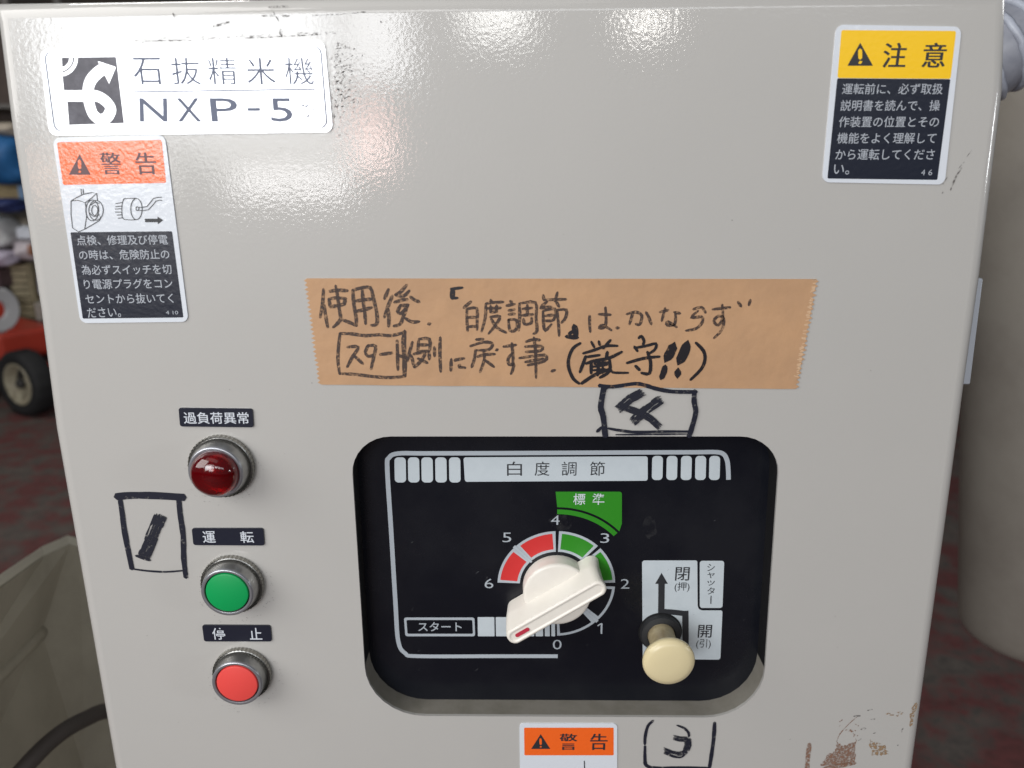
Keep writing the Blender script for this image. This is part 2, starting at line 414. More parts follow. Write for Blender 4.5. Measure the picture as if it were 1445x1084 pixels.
# side hinge plate on the right flank
bl = B(); a = [Q(1372, 393, 0.010), Q(1388, 393, 0.010), Q(1369.5, 543, 0.010), Q(1352, 543, 0.010)]
v = a+[p+Vector((0, 0.03, 0)) for p in a]
o = bl.add(v, [[0, 1, 2, 3], [1, 5, 6, 2], [0, 4, 5, 1], [3, 2, 6, 7], [4, 7, 6, 5], [0, 3, 7, 4]]).make('side_plate', mat('pale_zinc', (0.46, 0.49, 0.54), 0.4, 0.3), cab, label='pale blue-grey metal plate sticking out of the right flank')
bevelled(o, 0.0008)

# ------------------------------------------------------------------ nameplate
def nameplate():
    Y = -0.0007
    z = zs(40, 40, 3.141)
    o = film('nameplate', z((50, 93), (1312, 50), (1352, 462), (93, 477)), Y, M['name_metal'], cab, r=0.0035, th=0.0007, label='white and silver nameplate reading 石抜精米機 NXP-5')
    Y -= 0.00006
    bl = B(); q = z((68, 104), (1298, 77), (1327, 442), (115, 458))
    pts = round_poly(quad_px(q, Y), 0.003); n = len(pts)
    c = sum(pts, Vector())/n; inn = [p+(c-p).normalized()*0.00055 for p in pts]
    bl.add(pts+inn, [[i, (i+1) % n, (i+1) % n+n, i+n] for i in range(n)])
    bl.make('border_line', M['name_letter'], o)
    em = film('emblem', z((140, 130), (388, 127), (423, 420), (180, 428)), Y, M['name_grey'], o, th=0.00004, label='grey square emblem with a white looping arrow')
    Y -= 0.00008
    lg = B()
    stroke(lg, z((158, 300), (230, 300), (300, 300), (345, 325), (366, 360), (350, 394)), 12.5, Y, 0, 0, 6, False)
    stroke(lg, z((366, 360), (350, 394), (318, 404), (288, 382), (272, 340), (264, 290), (275, 235), (310, 195), (345, 175)), 12.5, Y-0.00003, 0, 0, 6, False)
    slab([Q(*p, Y-0.00006) for p in z((308, 146), (388, 172), (358, 246))], Y-0.00006, 0.00001, lg)
    for r in (52, 76):
        stroke(lg, z(*[(140+r*math.cos(a)*0.95, 130+r*math.sin(a)) for a in [PI/2*k/6 for k in range(7)]]), 4.0, Y, 0, 0, 2, False)
    slab([Q(*p, Y) for p in z((138, 129), (148, 129), (152, 215), (159, 290), (160, 300), (145, 300))], Y, 0.00001, lg)
    slab([Q(*p, Y) for p in z((160, 316), (172, 316), (181, 425), (170, 428))], Y, 0.00001, lg)
    lg.make('emblem_arrow', M['name_metal'], o)
    t = B()
    for ch, x in zip('石抜精米機', (527, 697, 860, 1030, 1200)):
        xx, yy = z((x, 190))[0]; text(t, ch, xx-20, xx+20, yy, 38, Y, -0.004)
    a = z((468, 282), (1270, 270)); stroke(t, a, 1.3, Y, 0, 0)
    for ch, x0, x1 in (('N', 490, 618), ('X', 655, 765), ('P', 805, 930), ('-', 970, 1028), ('5', 1070, 1172)):
        p0, p1 = z((x0, 362), (x1, 360))
        if ch == '-': stroke(t, z((972, 360), (1026, 359)), 3.2, Y, 0, 0, 2, False)
        else: text(t, ch, p0[0]+1, p1[0]-1, p0[1], 33, Y, 0.0, slant=0.10 if ch in 'N' else 0.0)
    for q in (((1212, 345), (1222, 340)), ((1228, 348), (1238, 342)), ((1236, 395), (1244, 382)), ((1262, 362), (1268, 360))): stroke(t, z(*q), 1.4, Y)
    t.make('lettering', M['name_letter'], o)
nameplate()

def triangle(t, cx, top, bot, half, y, hole_b=None):
    slab([Q(cx, top, y), Q(cx+half, bot, y), Q(cx-half, bot, y)], y, 0.00002, t)
def warn_mark(parent, cx, top, bot, half, y, m_fg, m_bg, slant=0):
    t = B(); triangle(t, cx, top, bot, half, y); t.make('hazard_triangle', m_fg, parent)
    e = B(); h = bot-top
    stroke(e, [(cx-0.3, top+h*0.32), (cx, top+h*0.68)], half*0.26, y-0.00004, 0, 0.1)
    stroke(e, [(cx-0.2, top+h*0.84), (cx+0.2, top+h*0.87)], half*0.24, y-0.00004, 0, 0)
    e.make('exclamation_mark', m_bg, parent)

# ------------------------------------------------------------------ left warning sticker
def left_sticker():
    z = zs(60, 180, 3.737); Y = -0.0005
    o = film('warning_sticker', z((52, 55), (645, 38), (770, 1025), (200, 1032)), Y, M['sticker_white'], cab, r=0.003, th=0.0005, label='orange, white and black 警告 sticker with a plug drawing, under the nameplate')
    Y -= 0.00006
    film('orange_band', z((75, 78), (628, 65), (652, 292), (108, 303)), Y, M['orange'], o, r=0.0008, th=0.00004)
    film('black_field', z((147, 553), (683, 547), (743, 1002), (212, 1008)), Y, M['sticker_black'], o, r=0.0006, th=0.00004)
    Y -= 0.00006
    (cx, top), (_, bot) = z((188, 140), (200, 249))
    dk = mat('faded_black_print', (0.11, 0.045, 0.05), 0.4)
    warn_mark(o, z((196, 0))[0][0], top, bot, 57/3.737, Y, dk, M['orange'])
    t = B(); 
    for ch, x in (('警', 360), ('告', 545)):
        a = z((x, 190))[0]; text(t, ch, a[0]-14, a[0]+14, a[1], 31, Y, 0.0, serif=0.018)
    t.make('heading', dk, o)
    t = B()
    rows = [('点検、修理及び停電', 180, 660, 594), ('の時は、危険防止の', 192, 668, 671), ('為必ずスイッチを切', 205, 680, 750), ('り電源プラグをコン', 218, 685, 825), ('セントから抜いてく', 226, 690, 903), ('ださい。', 236, 412, 976)]
    for s, a, b, y in rows:
        (x0, yy), (x1, _) = z((a, y), (b, y)); text(t, s, x0, x1, yy+0.5, 14.0, Y, 0.004, yr=yy-0.8)
    (x0, yy), (x1, _) = z((650, 976), (715, 976)); text(t, '4 10', x0, x1, yy, 5, Y)
    t.make('lettering', M['sticker_text'], o)
    p = B(); W = 0.9
    for s in [((150, 388), (158, 530), (222, 536), (225, 397), (150, 388)), ((150, 388), (215, 352), (285, 346), (225, 397)), ((285, 346), (290, 385)), ((222, 536), (300, 490), (303, 470)), ((205, 352), (203, 325)), ((216, 350), (214, 325)),
              ((430, 375), (420, 400), (418, 450), (430, 485), (497, 486)), ((430, 375), (495, 373)), ((385, 402), (418, 396)), ((385, 418), (416, 414)), ((383, 430), (415, 428)), ((383, 446), (415, 446)), ((392, 462), (418, 460)), ((398, 478), (424, 477)),
              ((500, 420), (550, 417), (585, 374), (628, 368)), ((502, 437), (558, 434), (598, 388), (630, 384)), ((255, 410), (275, 395), (300, 400)), ((248, 450), (270, 470), (300, 460))]:
        stroke(p, z(*s), W, Y, 0, 0, 2)
    def ell(cx, cy, rx, ry): stroke(p, z(*[(cx+rx*math.cos(2*PI*k/16), cy+ry*math.sin(2*PI*k/16)) for k in range(17)]), W, Y, 0, 0, 2)
    ell(262, 437, 34, 55); ell(282, 437, 38, 52); ell(275, 437, 16, 26); ell(495, 430, 30, 56); ell(500, 428, 8, 10)
    stroke(p, z((540, 490), (610, 490)), 4.2, Y, 0, 0, 2, False)
    slab([Q(*q, Y) for q in z((606, 470), (636, 489), (608, 510))], Y, 0.00001, p)
    p.make('plug_drawing', M['dark_print'], o)
left_sticker()

# ------------------------------------------------------------------ right caution sticker
def right_sticker():
    z = zs(1140, 20, 4.171); Y = -0.0005
    o = film('caution_sticker', z((168, 62), (906, 74), (805, 1004), (84, 990)), Y, M['sticker_white'], cab, r=0.003, th=0.0005, label='yellow and black 注意 sticker in the upper right corner')
    Y -= 0.00006
    film('yellow_band', z((198, 94), (873, 99), (840, 381), (174, 376)), Y, M['yellow'], o, r=0.0008, th=0.00004)
    film('black_field', z((173, 378), (839, 383), (762, 976), (115, 968)), Y-0.00001, M['sticker_black'], o, r=0.0006, th=0.00004)
    Y -= 0.00007
    (cx, top), (_, bot) = z((308, 168), (300, 304))
    warn_mark(o, cx, top, bot, 18, Y, M['dark_print'], M['yellow'])
    t = B()
    for ch, x in (('注', 512), ('意', 745)):
        a = z((x, 242))[0]; text(t, ch, a[0]-16, a[0]+16, a[1], 35, Y, 0.004, serif=0.018)
    t.make('heading', M['dark_print'], o)
    t = B()
    for s, a, b, y in [('運転前に、必ず取扱', 203, 795, 440), ('説明書を読んで、操', 193, 778, 538), ('作装置の位置とその', 183, 772, 634), ('機能をよく理解して', 173, 755, 730), ('から運転してくださ', 163, 745, 826), ('い。', 153, 245, 915)]:
        (x0, yy), (x1, _) = z((a, y), (b, y)); text(t, s, x0, x1, yy, 15.5 if len(s) > 3 else 14, Y, 0.004)
    for s, a, b in (('4', 668, 690), ('6', 710, 733)):
        (x0, yy), (x1, _) = z((a, 932), (b, 932)); text(t, s, x0, x1, yy, 8, Y)
    t.make('lettering', M['sticker_text'], o)
right_sticker()

# ------------------------------------------------------------------ warning sticker at the bottom edge
def low_sticker():
    Y = -0.0005
    o = film('warning_sticker', [(733, 1021), (871, 1021), (870, 1290), (736, 1290)], Y, M['sticker_white'], cab, r=0.0025, th=0.0005, label='orange-headed 警告 sticker cut by the bottom edge, under the dial plate')
    Y -= 0.00006
    film('orange_band', [(739.5, 1027), (866, 1027), (866, 1066), (740, 1066)], Y, M['orange'], o, r=0.0006, th=0.00004)
    film('black_field', [(741, 1135), (865, 1135), (864, 1280), (742, 1280)], Y, M['sticker_black'], o, th=0.00004)
    Y -= 0.00006
    warn_mark(o, 763, 1036, 1057, 13.5, Y, M['dark_print'], M['orange'])
    t = B()
    for ch, x in (('警', 802), ('告', 845)): text(t, ch, x-12, x+12, 1047, 23, Y, 0.002, serif=0.015)
    t.make('heading', M['dark_print'], o)
    t = B(); stroke(t, [(824.5, 1074), (825, 1090), (825, 1120)], 1.6, Y, 0, 0); stroke(t, [(770, 1100), (825, 1092)], 1.4, Y, 0, 0)
    t.make('drawing', M['dark_print'], o)
low_sticker()

# ------------------------------------------------------------------ kraft tape with handwriting
def tape():
    Y = -0.0004
    c = [(432, 393), (1153, 394), (1124, 549), (450, 543)]
    N = 24; pts = []
    random.seed(3)
    lx = lambda t: (431+(451-431)*t, 393+(543-393)*t)
    rx = lambda t: (1153+(1124-1153)*t, 394+(549-394)*t)
    px = []
    for k in range(N*2+1):
        t = k/(N*2); x, y = rx(t); px.append((x+(3.0 if k % 2 else -2.0)+random.uniform(-1.2, 1.2), y))
    for k in range(24): px.append((1124-(1124-451)*(k+1)/25, 549-(6)*(k+1)/25+random.uniform(-0.3, 0.3)))
    for k in range(N*2+1):
        t = 1-k/(N*2); x, y = lx(t); px.append((x+(-2.8 if k % 2 else 2.2)+random.uniform(-0.8, 0.8), y))
    o = slab([Q(a, b, Y) for a, b in px], Y, 0.0004).make('kraft_tape', M['tape'], cab, label='strip of brown kraft tape with handwritten Japanese note above the dial plate')
    e = B()
    for k in range(60):
        t = random.random(); x, y = rx(t)
        stroke(e, [(x-random.uniform(3, 7), y+random.uniform(-1, 1)), (x-0.5, y+random.uniform(-2, 2))], 1.3, Y-0.00005)
    e.make('torn_edge', M['tape_edge'], o)
    Y -= 0.00006
    t = B(); W = 3.9
    A = zs(440, 395, 8.5); Bz = zs(620, 395, 6.568); Cz = zs(800, 395, 5.16); Dz = zs(465, 460, 8.03); Ez = zs(620, 460, 8.03)
    for s in [((140, 110), (130, 270), (100, 450)), ((145, 300), (165, 430), (190, 570)), ((285, 70), (310, 200), (325, 330), (345, 460), (310, 520), (255, 570)), ((210, 140), (300, 125), (430, 130)), ((200, 230), (300, 215), (410, 225)), ((205, 240), (225, 330)), ((400, 230), (390, 290)), ((230, 325), (300, 310), (400, 290)), ((370, 480), (450, 510), (540, 550)),
              ((490, 120), (505, 300), (530, 450), (535, 550)), ((490, 125), (580, 100), (700, 95), (740, 230), (775, 380), (785, 500), (760, 540), (710, 545)), ((605, 110), (615, 250), (635, 400), (645, 530)), ((530, 255), (620, 240), (720, 230)), ((520, 380), (620, 360), (720, 330)),
              ((920, 110), (870, 230)), ((965, 190), (920, 300), (870, 450)), ((910, 345), (925, 450), (920, 560)), ((1140, 60), (1060, 150), (1000, 180)), ((1000, 180), (1100, 195), (1170, 130)), ((990, 270), (1090, 240), (1150, 235)), ((1180, 200), (1230, 240), (1290, 265)), ((1070, 300), (1030, 380), (1080, 400), (1150, 310)), ((1150, 310), (1100, 430), (1060, 530), (980, 555)), ((1060, 310), (1160, 300)), ((1120, 460), (1200, 505), (1290, 500)), ((1395, 532), (1422, 524))]:
        stroke(t, A(*s), W*1.2, Y)
    for s in [((295, 200), (225, 260)), ((255, 270), (255, 370), (262, 475)), ((255, 270), (345, 265), (350, 370), (348, 465)), ((258, 350), (340, 345)), ((262, 435), (345, 430)),
              ((475, 185), (480, 210)), ((430, 220), (500, 210), (595, 205)), ((430, 220), (425, 350), (390, 480)), ((440, 265), (570, 260)), ((475, 240), (475, 300)), ((530, 235), (530, 295)), ((470, 300), (535, 295)), ((470, 345), (560, 340), (520, 420), (455, 500)), ((480, 360), (530, 440), (620, 490)),
              ((620, 240), (700, 225)), ((655, 195), (680, 215)), ((640, 285), (700, 275)), ((640, 320), (700, 315)), ((640, 370), (655, 470), (710, 460), (715, 375), (640, 370)), ((740, 220), (745, 340), (735, 470)), ((740, 220), (890, 210), (895, 350), (905, 470), (870, 500)), ((770, 270), (860, 260)), ((815, 230), (815, 330)), ((765, 330), (870, 320)), ((780, 360), (790, 410), (850, 400), (855, 350)),
              ((960, 140), (970, 190)), ((980, 185), (1175, 180)), ((1095, 115), (1070, 200)), ((940, 250), (1000, 200)), ((935, 262), (1040, 250)), ((1080, 200), (1110, 250)), ((960, 290), (1070, 270), (1060, 370), (965, 380)), ((960, 290), (965, 400), (980, 470), (1040, 410)), ((965, 335), (1060, 325)), ((1090, 280), (1175, 280), (1170, 350), (1130, 400)), ((1090, 280), (1105, 420), (1110, 520))]:
        stroke(t, Bz(*s), 4.1, Y)
    for s in [((230, 250), (320, 255)), ((280, 200), (285, 290), (275, 345), (235, 350), (260, 330), (325, 368)), ((358, 350), (380, 350)), ((435, 250), (500, 235), (545, 260), (530, 325), (500, 320)), ((482, 235), (455, 325)), ((575, 235), (595, 270), (615, 325)), ((675, 235), (740, 220)), ((715, 205), (690, 300)), ((780, 235), (825, 245)), ((790, 240), (785, 320), (730, 330), (735, 305), (800, 345)), ((920, 215), (980, 200), (1010, 240)), ((955, 225), (905, 275), (980, 270), (985, 310), (940, 355), (865, 370)), ((1060, 215), (1190, 200)), ((1130, 180), (1135, 280), (1100, 330), (1070, 300), (1100, 265), (1140, 280), (1130, 360), (1070, 425)), ((1245, 160), (1270, 195)), ((1335, 145), (1325, 185)), ((165, 260), (165, 320), (170, 380))]:
        stroke(t, Cz(*s), 4.0, Y)
    for s in [((115, 85), (250, 90), (400, 110), (560, 100), (700, 110), (860, 70)), ((120, 80), (100, 250), (95, 400), (115, 545)), ((115, 540), (300, 550), (500, 575), (700, 585), (860, 570)), ((200, 240), (325, 240), (260, 350), (200, 465)), ((280, 340), (380, 430)), ((440, 215), (400, 300)), ((430, 225), (520, 230), (500, 350), (470, 490)), ((405, 310), (440, 345), (490, 330)), ((570, 325), (710, 305)), ((765, 165), (770, 330), (775, 500)), ((770, 330), (860, 360)),
              ((940, 180), (900, 320), (880, 400)), ((925, 330), (960, 470)), ((1010, 160), (1000, 290)), ((1010, 150), (1130, 150), (1135, 280)), ((1010, 290), (1130, 285)), ((1010, 215), (1120, 215)), ((950, 320), (1080, 300), (1040, 390), (960, 470)), ((1000, 370), (1110, 420)), ((1130, 290), (1130, 380)), ((1190, 240), (1190, 345)), ((1255, 130), (1250, 300), (1260, 520))]:
        stroke(t, Dz(*s), 4.5, Y)
    stroke(t, Dz((850, 60), (840, 200), (850, 400), (850, 570)), 6.5, Y)
    for s in [((135, 375), (130, 510)), ((170, 400), (190, 385), (285, 368)), ((235, 440), (225, 465), (295, 475)), ((415, 155), (500, 150)), ((350, 230), (500, 185), (600, 200), (560, 270), (420, 275)), ((410, 270), (395, 380), (365, 470)), ((430, 350), (520, 325), (630, 320)), ((500, 290), (510, 380), (460, 525)), ((520, 390), (620, 465)), ((640, 278), (662, 265)), ((725, 235), (870, 215)), ((820, 195), (835, 350), (832, 450)), ((835, 300), (780, 370), (790, 440), (840, 430), (830, 500), (810, 545)), ((980, 180), (1060, 155), (1140, 160)), ((1070, 130), (1090, 300), (1095, 590)), ((970, 235), (1150, 230), (1150, 280), (980, 295)), ((905, 365), (1190, 330), (1190, 400), (1000, 445)), ((970, 410), (1180, 370)), ((1268, 515), (1312, 500))]:
        stroke(t, Ez(*s), 4.3, Y)
    t.make('pen_writing', M['felt'], o, label='faded handwritten note 使用後 白度調節 は、かならず スタート側に戻す事')
    t = B()
    for grp in ([(((105, 85), (215, 72)), 4), (((125, 85), (118, 170)), 6.5), (((110, 170), (170, 168)), 4)],
                [(((1248, 425), (1262, 480), (1262, 535)), 8), (((1175, 525), (1280, 535)), 6), (((1200, 500), (1250, 470)), 5)]):
        t = B()
        for s, wd in grp: stroke(t, Bz(*s), wd, Y)
        t.make('marker_bracket', M['marker'], o)
    t = B()
    G = zs(790, 460, 6.568)
    for s, wd in [(((190, 160), (120, 210), (80, 310), (85, 400), (125, 490), (180, 535)), 4.5), (((290, 145), (320, 200)), 3.5), (((360, 140), (370, 180)), 3.5), (((470, 130), (400, 210)), 4), (((215, 255), (330, 220), (430, 185), (535, 185)), 4), (((240, 280), (215, 350), (185, 430)), 4.5), (((235, 290), (370, 270)), 4), (((240, 350), (330, 320), (450, 300), (575, 240)), 4.5), (((290, 330), (290, 440)), 4.5), (((440, 240), (430, 300)), 4.5), (((200, 535), (330, 450), (470, 400)), 5), (((320, 350), (460, 340)), 4.5), (((460, 310), (460, 420), (370, 480)), 4.5), (((300, 380), (440, 360)), 3.5), (((310, 412), (420, 400)), 3.5), (((470, 400), (490, 430), (560, 435), (635, 435)), 3.5), (((360, 330), (350, 460)), 4.5), (((400, 320), (395, 440)), 3),
                  (((730, 115), (755, 95), (780, 140), (770, 175)), 4), (((690, 190), (720, 235)), 4), (((690, 205), (800, 185), (890, 165), (880, 220), (820, 260)), 4), (((620, 345), (780, 300), (925, 285)), 4.2), (((810, 240), (840, 330), (830, 440), (755, 435)), 4.5), (((700, 370), (740, 410)), 4.5),
                  (((1055, 175), (1025, 245), (985, 315)), 13), (((1180, 160), (1150, 250), (1105, 340)), 13), (((975, 375), (963, 430), (940, 485)), 8), (((1095, 405), (1090, 470)), 9), (((1260, 155), (1330, 230), (1345, 310), (1310, 400), (1210, 500)), 4.5)]:
        stroke(t, G(*s), wd, Y-0.00008, 0.06, 0.45 if wd > 8 else 0.2)
    t.make('marker_writing', M['marker'], o, label='bold black marker writing (厳守!!)')
tape()

# ------------------------------------------------------------------ marker numbers in boxes drawn on the enamel
def brush(bld, pts, wd, y, n=11, gap=0.25):
    """a wide felt stroke made of bristle lines"""
    for k in range(n):
        off = (k/(n-1)-0.5)*wd*0.85
        a, b = pts[0], pts[-1]; L = math.hypot(b[0]-a[0], b[1]-a[1]); nx, ny = -(b[1]-a[1])/L, (b[0]-a[0])/L
        t0 = random.uniform(0, 0.06); t1 = 1-random.uniform(0, 0.05)
        P = []
        for i in range(9):
            t = t0+(t1-t0)*i/8
            f = t*(len(pts)-1); j = min(int(f), len(pts)-2); u = f-j
            x = pts[j][0]*(1-u)+pts[j+1][0]*u; yy = pts[j][1]*(1-u)+pts[j+1][1]*u
            P.append((x+nx*off, yy+ny*off))
        if random.random() < gap:
            c = random.randint(2, 6); stroke(bld, P[:c], wd/n*1.4, y, 0.3, 0.6, 2); stroke(bld, P[c+1:] if len(P[c+1:]) > 1 else P[-2:], wd/n*1.2, y, 0.3, 0.6, 2)
        else: stroke(bld, P, wd/n*random.uniform(0.85, 1.5), y, 0.25, 0.5, 2)
def numbers():
    Y = -0.00025
    z = zs(150, 560, 4.168); b = B()
    stroke(b, z((58, 588), (150, 580), (300, 582), (458, 592)), 10.5, Y, 0.05, 0); stroke(b, z((80, 600), (95, 700), (108, 800), (150, 1012)), 7.5, Y, 0.1, 0.1)
    stroke(b, z((425, 600), (435, 700), (452, 820), (455, 950), (468, 1062)), 7.5, Y, 0.1, 0.1); stroke(b, z((150, 1012), (240, 1024), (350, 1030), (455, 1022)), 3.0, Y)
    r1 = b.make('marker_number', M['marker_blue'], cab, label='hand-drawn black box with a slanted 1, left of the indicator lamp and green button')
    b = B(); brush(b, z((322, 690), (270, 820), (215, 952)), 20, Y-0.0001, 15, 0.45); stroke(b, z((175, 935), (255, 962)), 5, Y-0.0001); b.make('numeral', M['dry'], r1)
    z = zs(830, 535, 8.5); b = B(); Y4 = -0.00062
    stroke(b, z((130, 78), (300, 92), (560, 55), (700, 80), (800, 112), (1000, 150), (1300, 155)), 5.2, Y4, 0.12, 0); stroke(b, z((190, 95), (150, 330), (180, 450), (205, 690)), 7.5, Y4, 0.1, 0)
    stroke(b, z((1275, 140), (1270, 270), (1290, 400), (1250, 560), (1210, 690)), 6.8, Y4, 0.08, 0); stroke(b, z((240, 592), (400, 620), (600, 638), (900, 630), (1220, 630)), 4.0, Y4)
    stroke(b, z((105, 632), (165, 575)), 4.5, Y4); stroke(b, z((330, 668), (700, 665), (1180, 660)), 2.2, Y4, 0.4)
    stroke(b, z((160, 150), (240, 95)), 4, Y4)
    r4 = b.make('marker_number', M['marker_blue'], cab, label='hand-drawn black box with a scribbled 4, between the tape and the dial plate')
    b = B(); brush(b, z((665, 150), (500, 240), (345, 375)), 13, Y4-0.0001, 9, 0.3); brush(b, z((400, 330), (600, 400), (740, 470), (870, 590)), 10, Y4-0.0001, 7, 0.1); brush(b, z((890, 235), (700, 360), (520, 525)), 14, Y4-0.0001, 10, 0.3)
    b.make('numeral', M['dry'], r4)
    z = zs(900, 1000, 12.04); b = B()
    stroke(b, z((262, 205), (170, 300), (125, 480), (120, 610)), 5, Y); stroke(b, z((122, 640), (122, 880), (150, 970), (300, 1010), (700, 1008), (1200, 1010)), 5.5, Y)
    stroke(b, z((1305, 240), (1290, 500), (1250, 800), (1215, 1020)), 6, Y)
    r3 = b.make('marker_number', M['marker_blue'], cab, label='hand-drawn black box with a smudged 3, below the dial plate at the bottom edge')
    b = B(); stroke(b, z((665, 285), (780, 330), (860, 410), (870, 480)), 4.0, Y-0.0001, 0.2, 0.5); brush(b, z((600, 490), (720, 520), (870, 520)), 7, Y-0.0001, 5, 0.3)
    brush(b, z((850, 500), (850, 620), (820, 720)), 10, Y-0.0001, 7, 0.2); brush(b, z((850, 700), (740, 790), (600, 780), (440, 715)), 10, Y-0.0001, 8, 0.1); b.make('numeral', M['dry'], r3)
numbers()

# ------------------------------------------------------------------ black dial plate in the recess
YP = 0.013
def plate():
    pts = [Vector((p.x*1.0, 0, p.z)) for p in hole[::-1]]
    c = sum(pts, Vector())/len(pts)
    pts = [p+(p-c).normalized()*0.004 for p in pts]
    o = slab(pts, YP, 0.003).make('dial_plate', M['plate'], cab, label='glossy black dial plate headed 白度調節')
    Y = YP-0.00012
    b = B()
    fr = [(787, 926), (700, 926), (590, 926), (572, 922), (562, 905), (558, 850), (552, 750), (546.5, 662), (549, 646), (562, 640), (600, 639.8), (700, 639.5), (900, 638.5), (980, 638.2), (1010, 638), (1021, 641), (1026, 650), (1027.5, 662), (1028, 677)]
    stroke(b, fr, 6.2, Y, 0.0, 0.0, 5, False)
    b.make('frame_line', M['silver'], o)
    for i, x in enumerate((564.5, 583.5, 602.5, 622, 641.5)):
        film('stripe', [(x-8, 645.5), (x+8, 645.5), (x+8.6, 681), (x-7.4, 681)], Y, M['white_print'], o, r=0.0019, th=0.00004)
    for i, x in enumerate((928, 948.5, 968.8, 989, 1008.7)):
        film('stripe', [(x-7.6, 643.5), (x+7.6, 643.5), (x+6.8, 677.5), (x-8.3, 677.5)], Y, M['white_print'], o, r=0.0019, th=0.00004)
    film('title_bar', [(654, 645.5), (914, 644), (914, 678.5), (656, 680)], Y, M['white_print'], o, r=0.0012, th=0.00004)
    t = B()
    for ch, x in zip('白度調節', (726, 765, 803, 843)): text(t, ch, x-10.5, x+10.5, 661.5, 20, Y-0.00008, 0.0)
    t.make('title_lettering', M['dark_print'], o)
    # dial
    Cc = Q(785, 825, Y); R0 = abs(Q(702, 824, Y).x-Cc.x)
    def pol(r, a): return Vector((Cc.x+R0*r*math.cos(math.radians(a)), Y, Cc.z+R0*r*math.sin(math.radians(a))))
    def arcseg(r0, r1, a0, a1, y, n=10):
        out = [pol(r1, a0+(a1-a0)*k/n) for k in range(n+1)]+[pol(r0, a1-(a1-a0)*k/n) for k in range(n+1)]
        return [Vector((p.x, y, p.z)) for p in out]
    for a0, a1, m in ((135, 179.5, 'red_print'), (90, 135, 'red_print'), (45, 90, 'green_print'), (0.5, 45, 'green_print'), (-45, -0.5, None), (-90, -45, None)):
        g = 1.7
        b = B(); ot = arcseg(0.62, 1.0, a0+g, a1-g, Y); inn = arcseg(0.665, 0.955, a0+g+3.1, a1-g-3.1, Y); n = len(ot)
        b.add(ot+inn, [[i, (i+1) % n, (i+1) % n+n, i+n] for i in range(n)])
        s = b.make('scale_segment', M['silver'], o)
        if m: slab(arcseg(0.665, 0.955, a0+g+3.1, a1-g-3.1, Y), Y+0.00002, 0.00002).make('scale_colour', M[m], o)
    for a in (135, -45):
        b = B(); b.add(arcseg(0.60, 1.02, a-1.6, a+1.6, Y-0.00003, 1), [[0, 1, 2, 3]]); b.make('scale_tick', M['silver'], o)
    for ch, x, y in (('4', 783.5, 734), ('5', 715.3, 758.5), ('6', 690, 823.5), ('3', 853.5, 759.5), ('2', 882, 824), ('1', 848, 887), ('0', 786.3, 909.7)):
        t = B()
        if ch == '1': stroke(t, [(843.5, 883), (848.5, 880)], 1.8, Y-0.0001, 0, 0); stroke(t, [(849, 880), (848.6, 894)], 2.4, Y-0.0001, 0, 0)
        else: text(t, ch, x-6.2, x+6.2, y, 13.5, Y-0.0001, -0.006)
        t.make('scale_number', M['silver'], o)
    # green standard block
    y = Y
    up = [Q(784, 694, y), Q(877.5, 694, y), Q(877.5, 739, y)]
    arc = [pol(1.46, 45+k*(90-45)/12) for k in range(13)]
    g1 = round_poly(up, [0.0, 0.0012, 0.0])[:]+[pol(1.435, 44+k*(90.3-44)/14) for k in range(15)]
    slab([Vector((p.x, y, p.z)) for p in g1], y, 0.00004).make('standard_mark', M['green_print'], o, label='green block reading 標準 above the dial')
    slab(arcseg(1.31, 1.395, 44, 90.3, y, 14), y, 0.00004).make('standard_arc', M['green_print'], o)
    t = B()
    for ch, x in (('標', 817.5), ('準', 844.5)): text(t, ch, x-8.5, x+8.5, 704.5, 16, Y-0.0001, 0.006)
    t.make('standard_lettering', M['text_white'], o)
    # start box and blocks
    b = B(); q = round_poly(quad_px([(570, 871.5), (669.5, 871.5), (670.5, 898), (572, 898)], Y), 0.0012); n = len(q); c = sum(q, Vector())/n
    q2 = round_poly(quad_px([(573.5, 875), (666.5, 875), (667.5, 894.5), (575, 894.5)], Y), 0.0007)
    b.add(q+q2, [[i, (i+1) % n, (i+1) % n+n, i+n] for i in range(n)]); b.make('start_box', M['silver'], o)
    t = B(); text(t, 'スタート', 590, 651.5, 884.5, 13, Y-0.00008, 0.01); t.make('start_lettering', M['silver'], o)
    for x0, x1 in ((674, 697.5), (699.5, 720.5), (722.5, 739), (741, 753.5), (755.5, 766), (768.5, 775.5), (777.8, 783)):
        film('start_block', [(x0, 871), (x1, 871), (x1+0.4, 898), (x0+0.4, 898)], Y, M['white_print'], o, r=0.0004, th=0.00004)
    # shutter sign
    s = slab(round_poly([Q(*p, Y) for p in ((906, 791), (984, 791), (984.5, 857), (988, 861.5), (1019.5, 861.5), (1016.5, 931), (907, 930))], [0.0015, 0.001, 0.0014, 0.0014, 0.001, 0.0015, 0.001]), Y, 0.00004).make('shutter_sign', M['white_print'], o, label='pale sign with bent arrow reading 閉 (押) and 開 (引)')
    film('shutter_tab', [(987.5, 791.5), (1022, 791.5), (1019.5, 858), (987.5, 858)], Y, M['white_print'], o, r=0.0014, th=0.00004)
    t = B(); yy = Y-0.0001
    text(t, '閉', 953, 973, 810, 19, yy, 0.006); text(t, '(押)', 952, 973, 828.5, 14, yy, 0); text(t, '開', 985, 1004.5, 891, 18, yy, 0.006); text(t, '(引)', 982.5, 1003, 909, 14, yy, 0)
    for ch, y0, h in (('シ', 801, 10), ('ャ', 812, 8), ('ッ', 823, 7), ('タ', 834, 10)): text(t, ch, 998, 1008.5, y0, h, yy, 0)
    stroke(t, [(1003.3, 841), (1003, 852)], 1.4, yy)
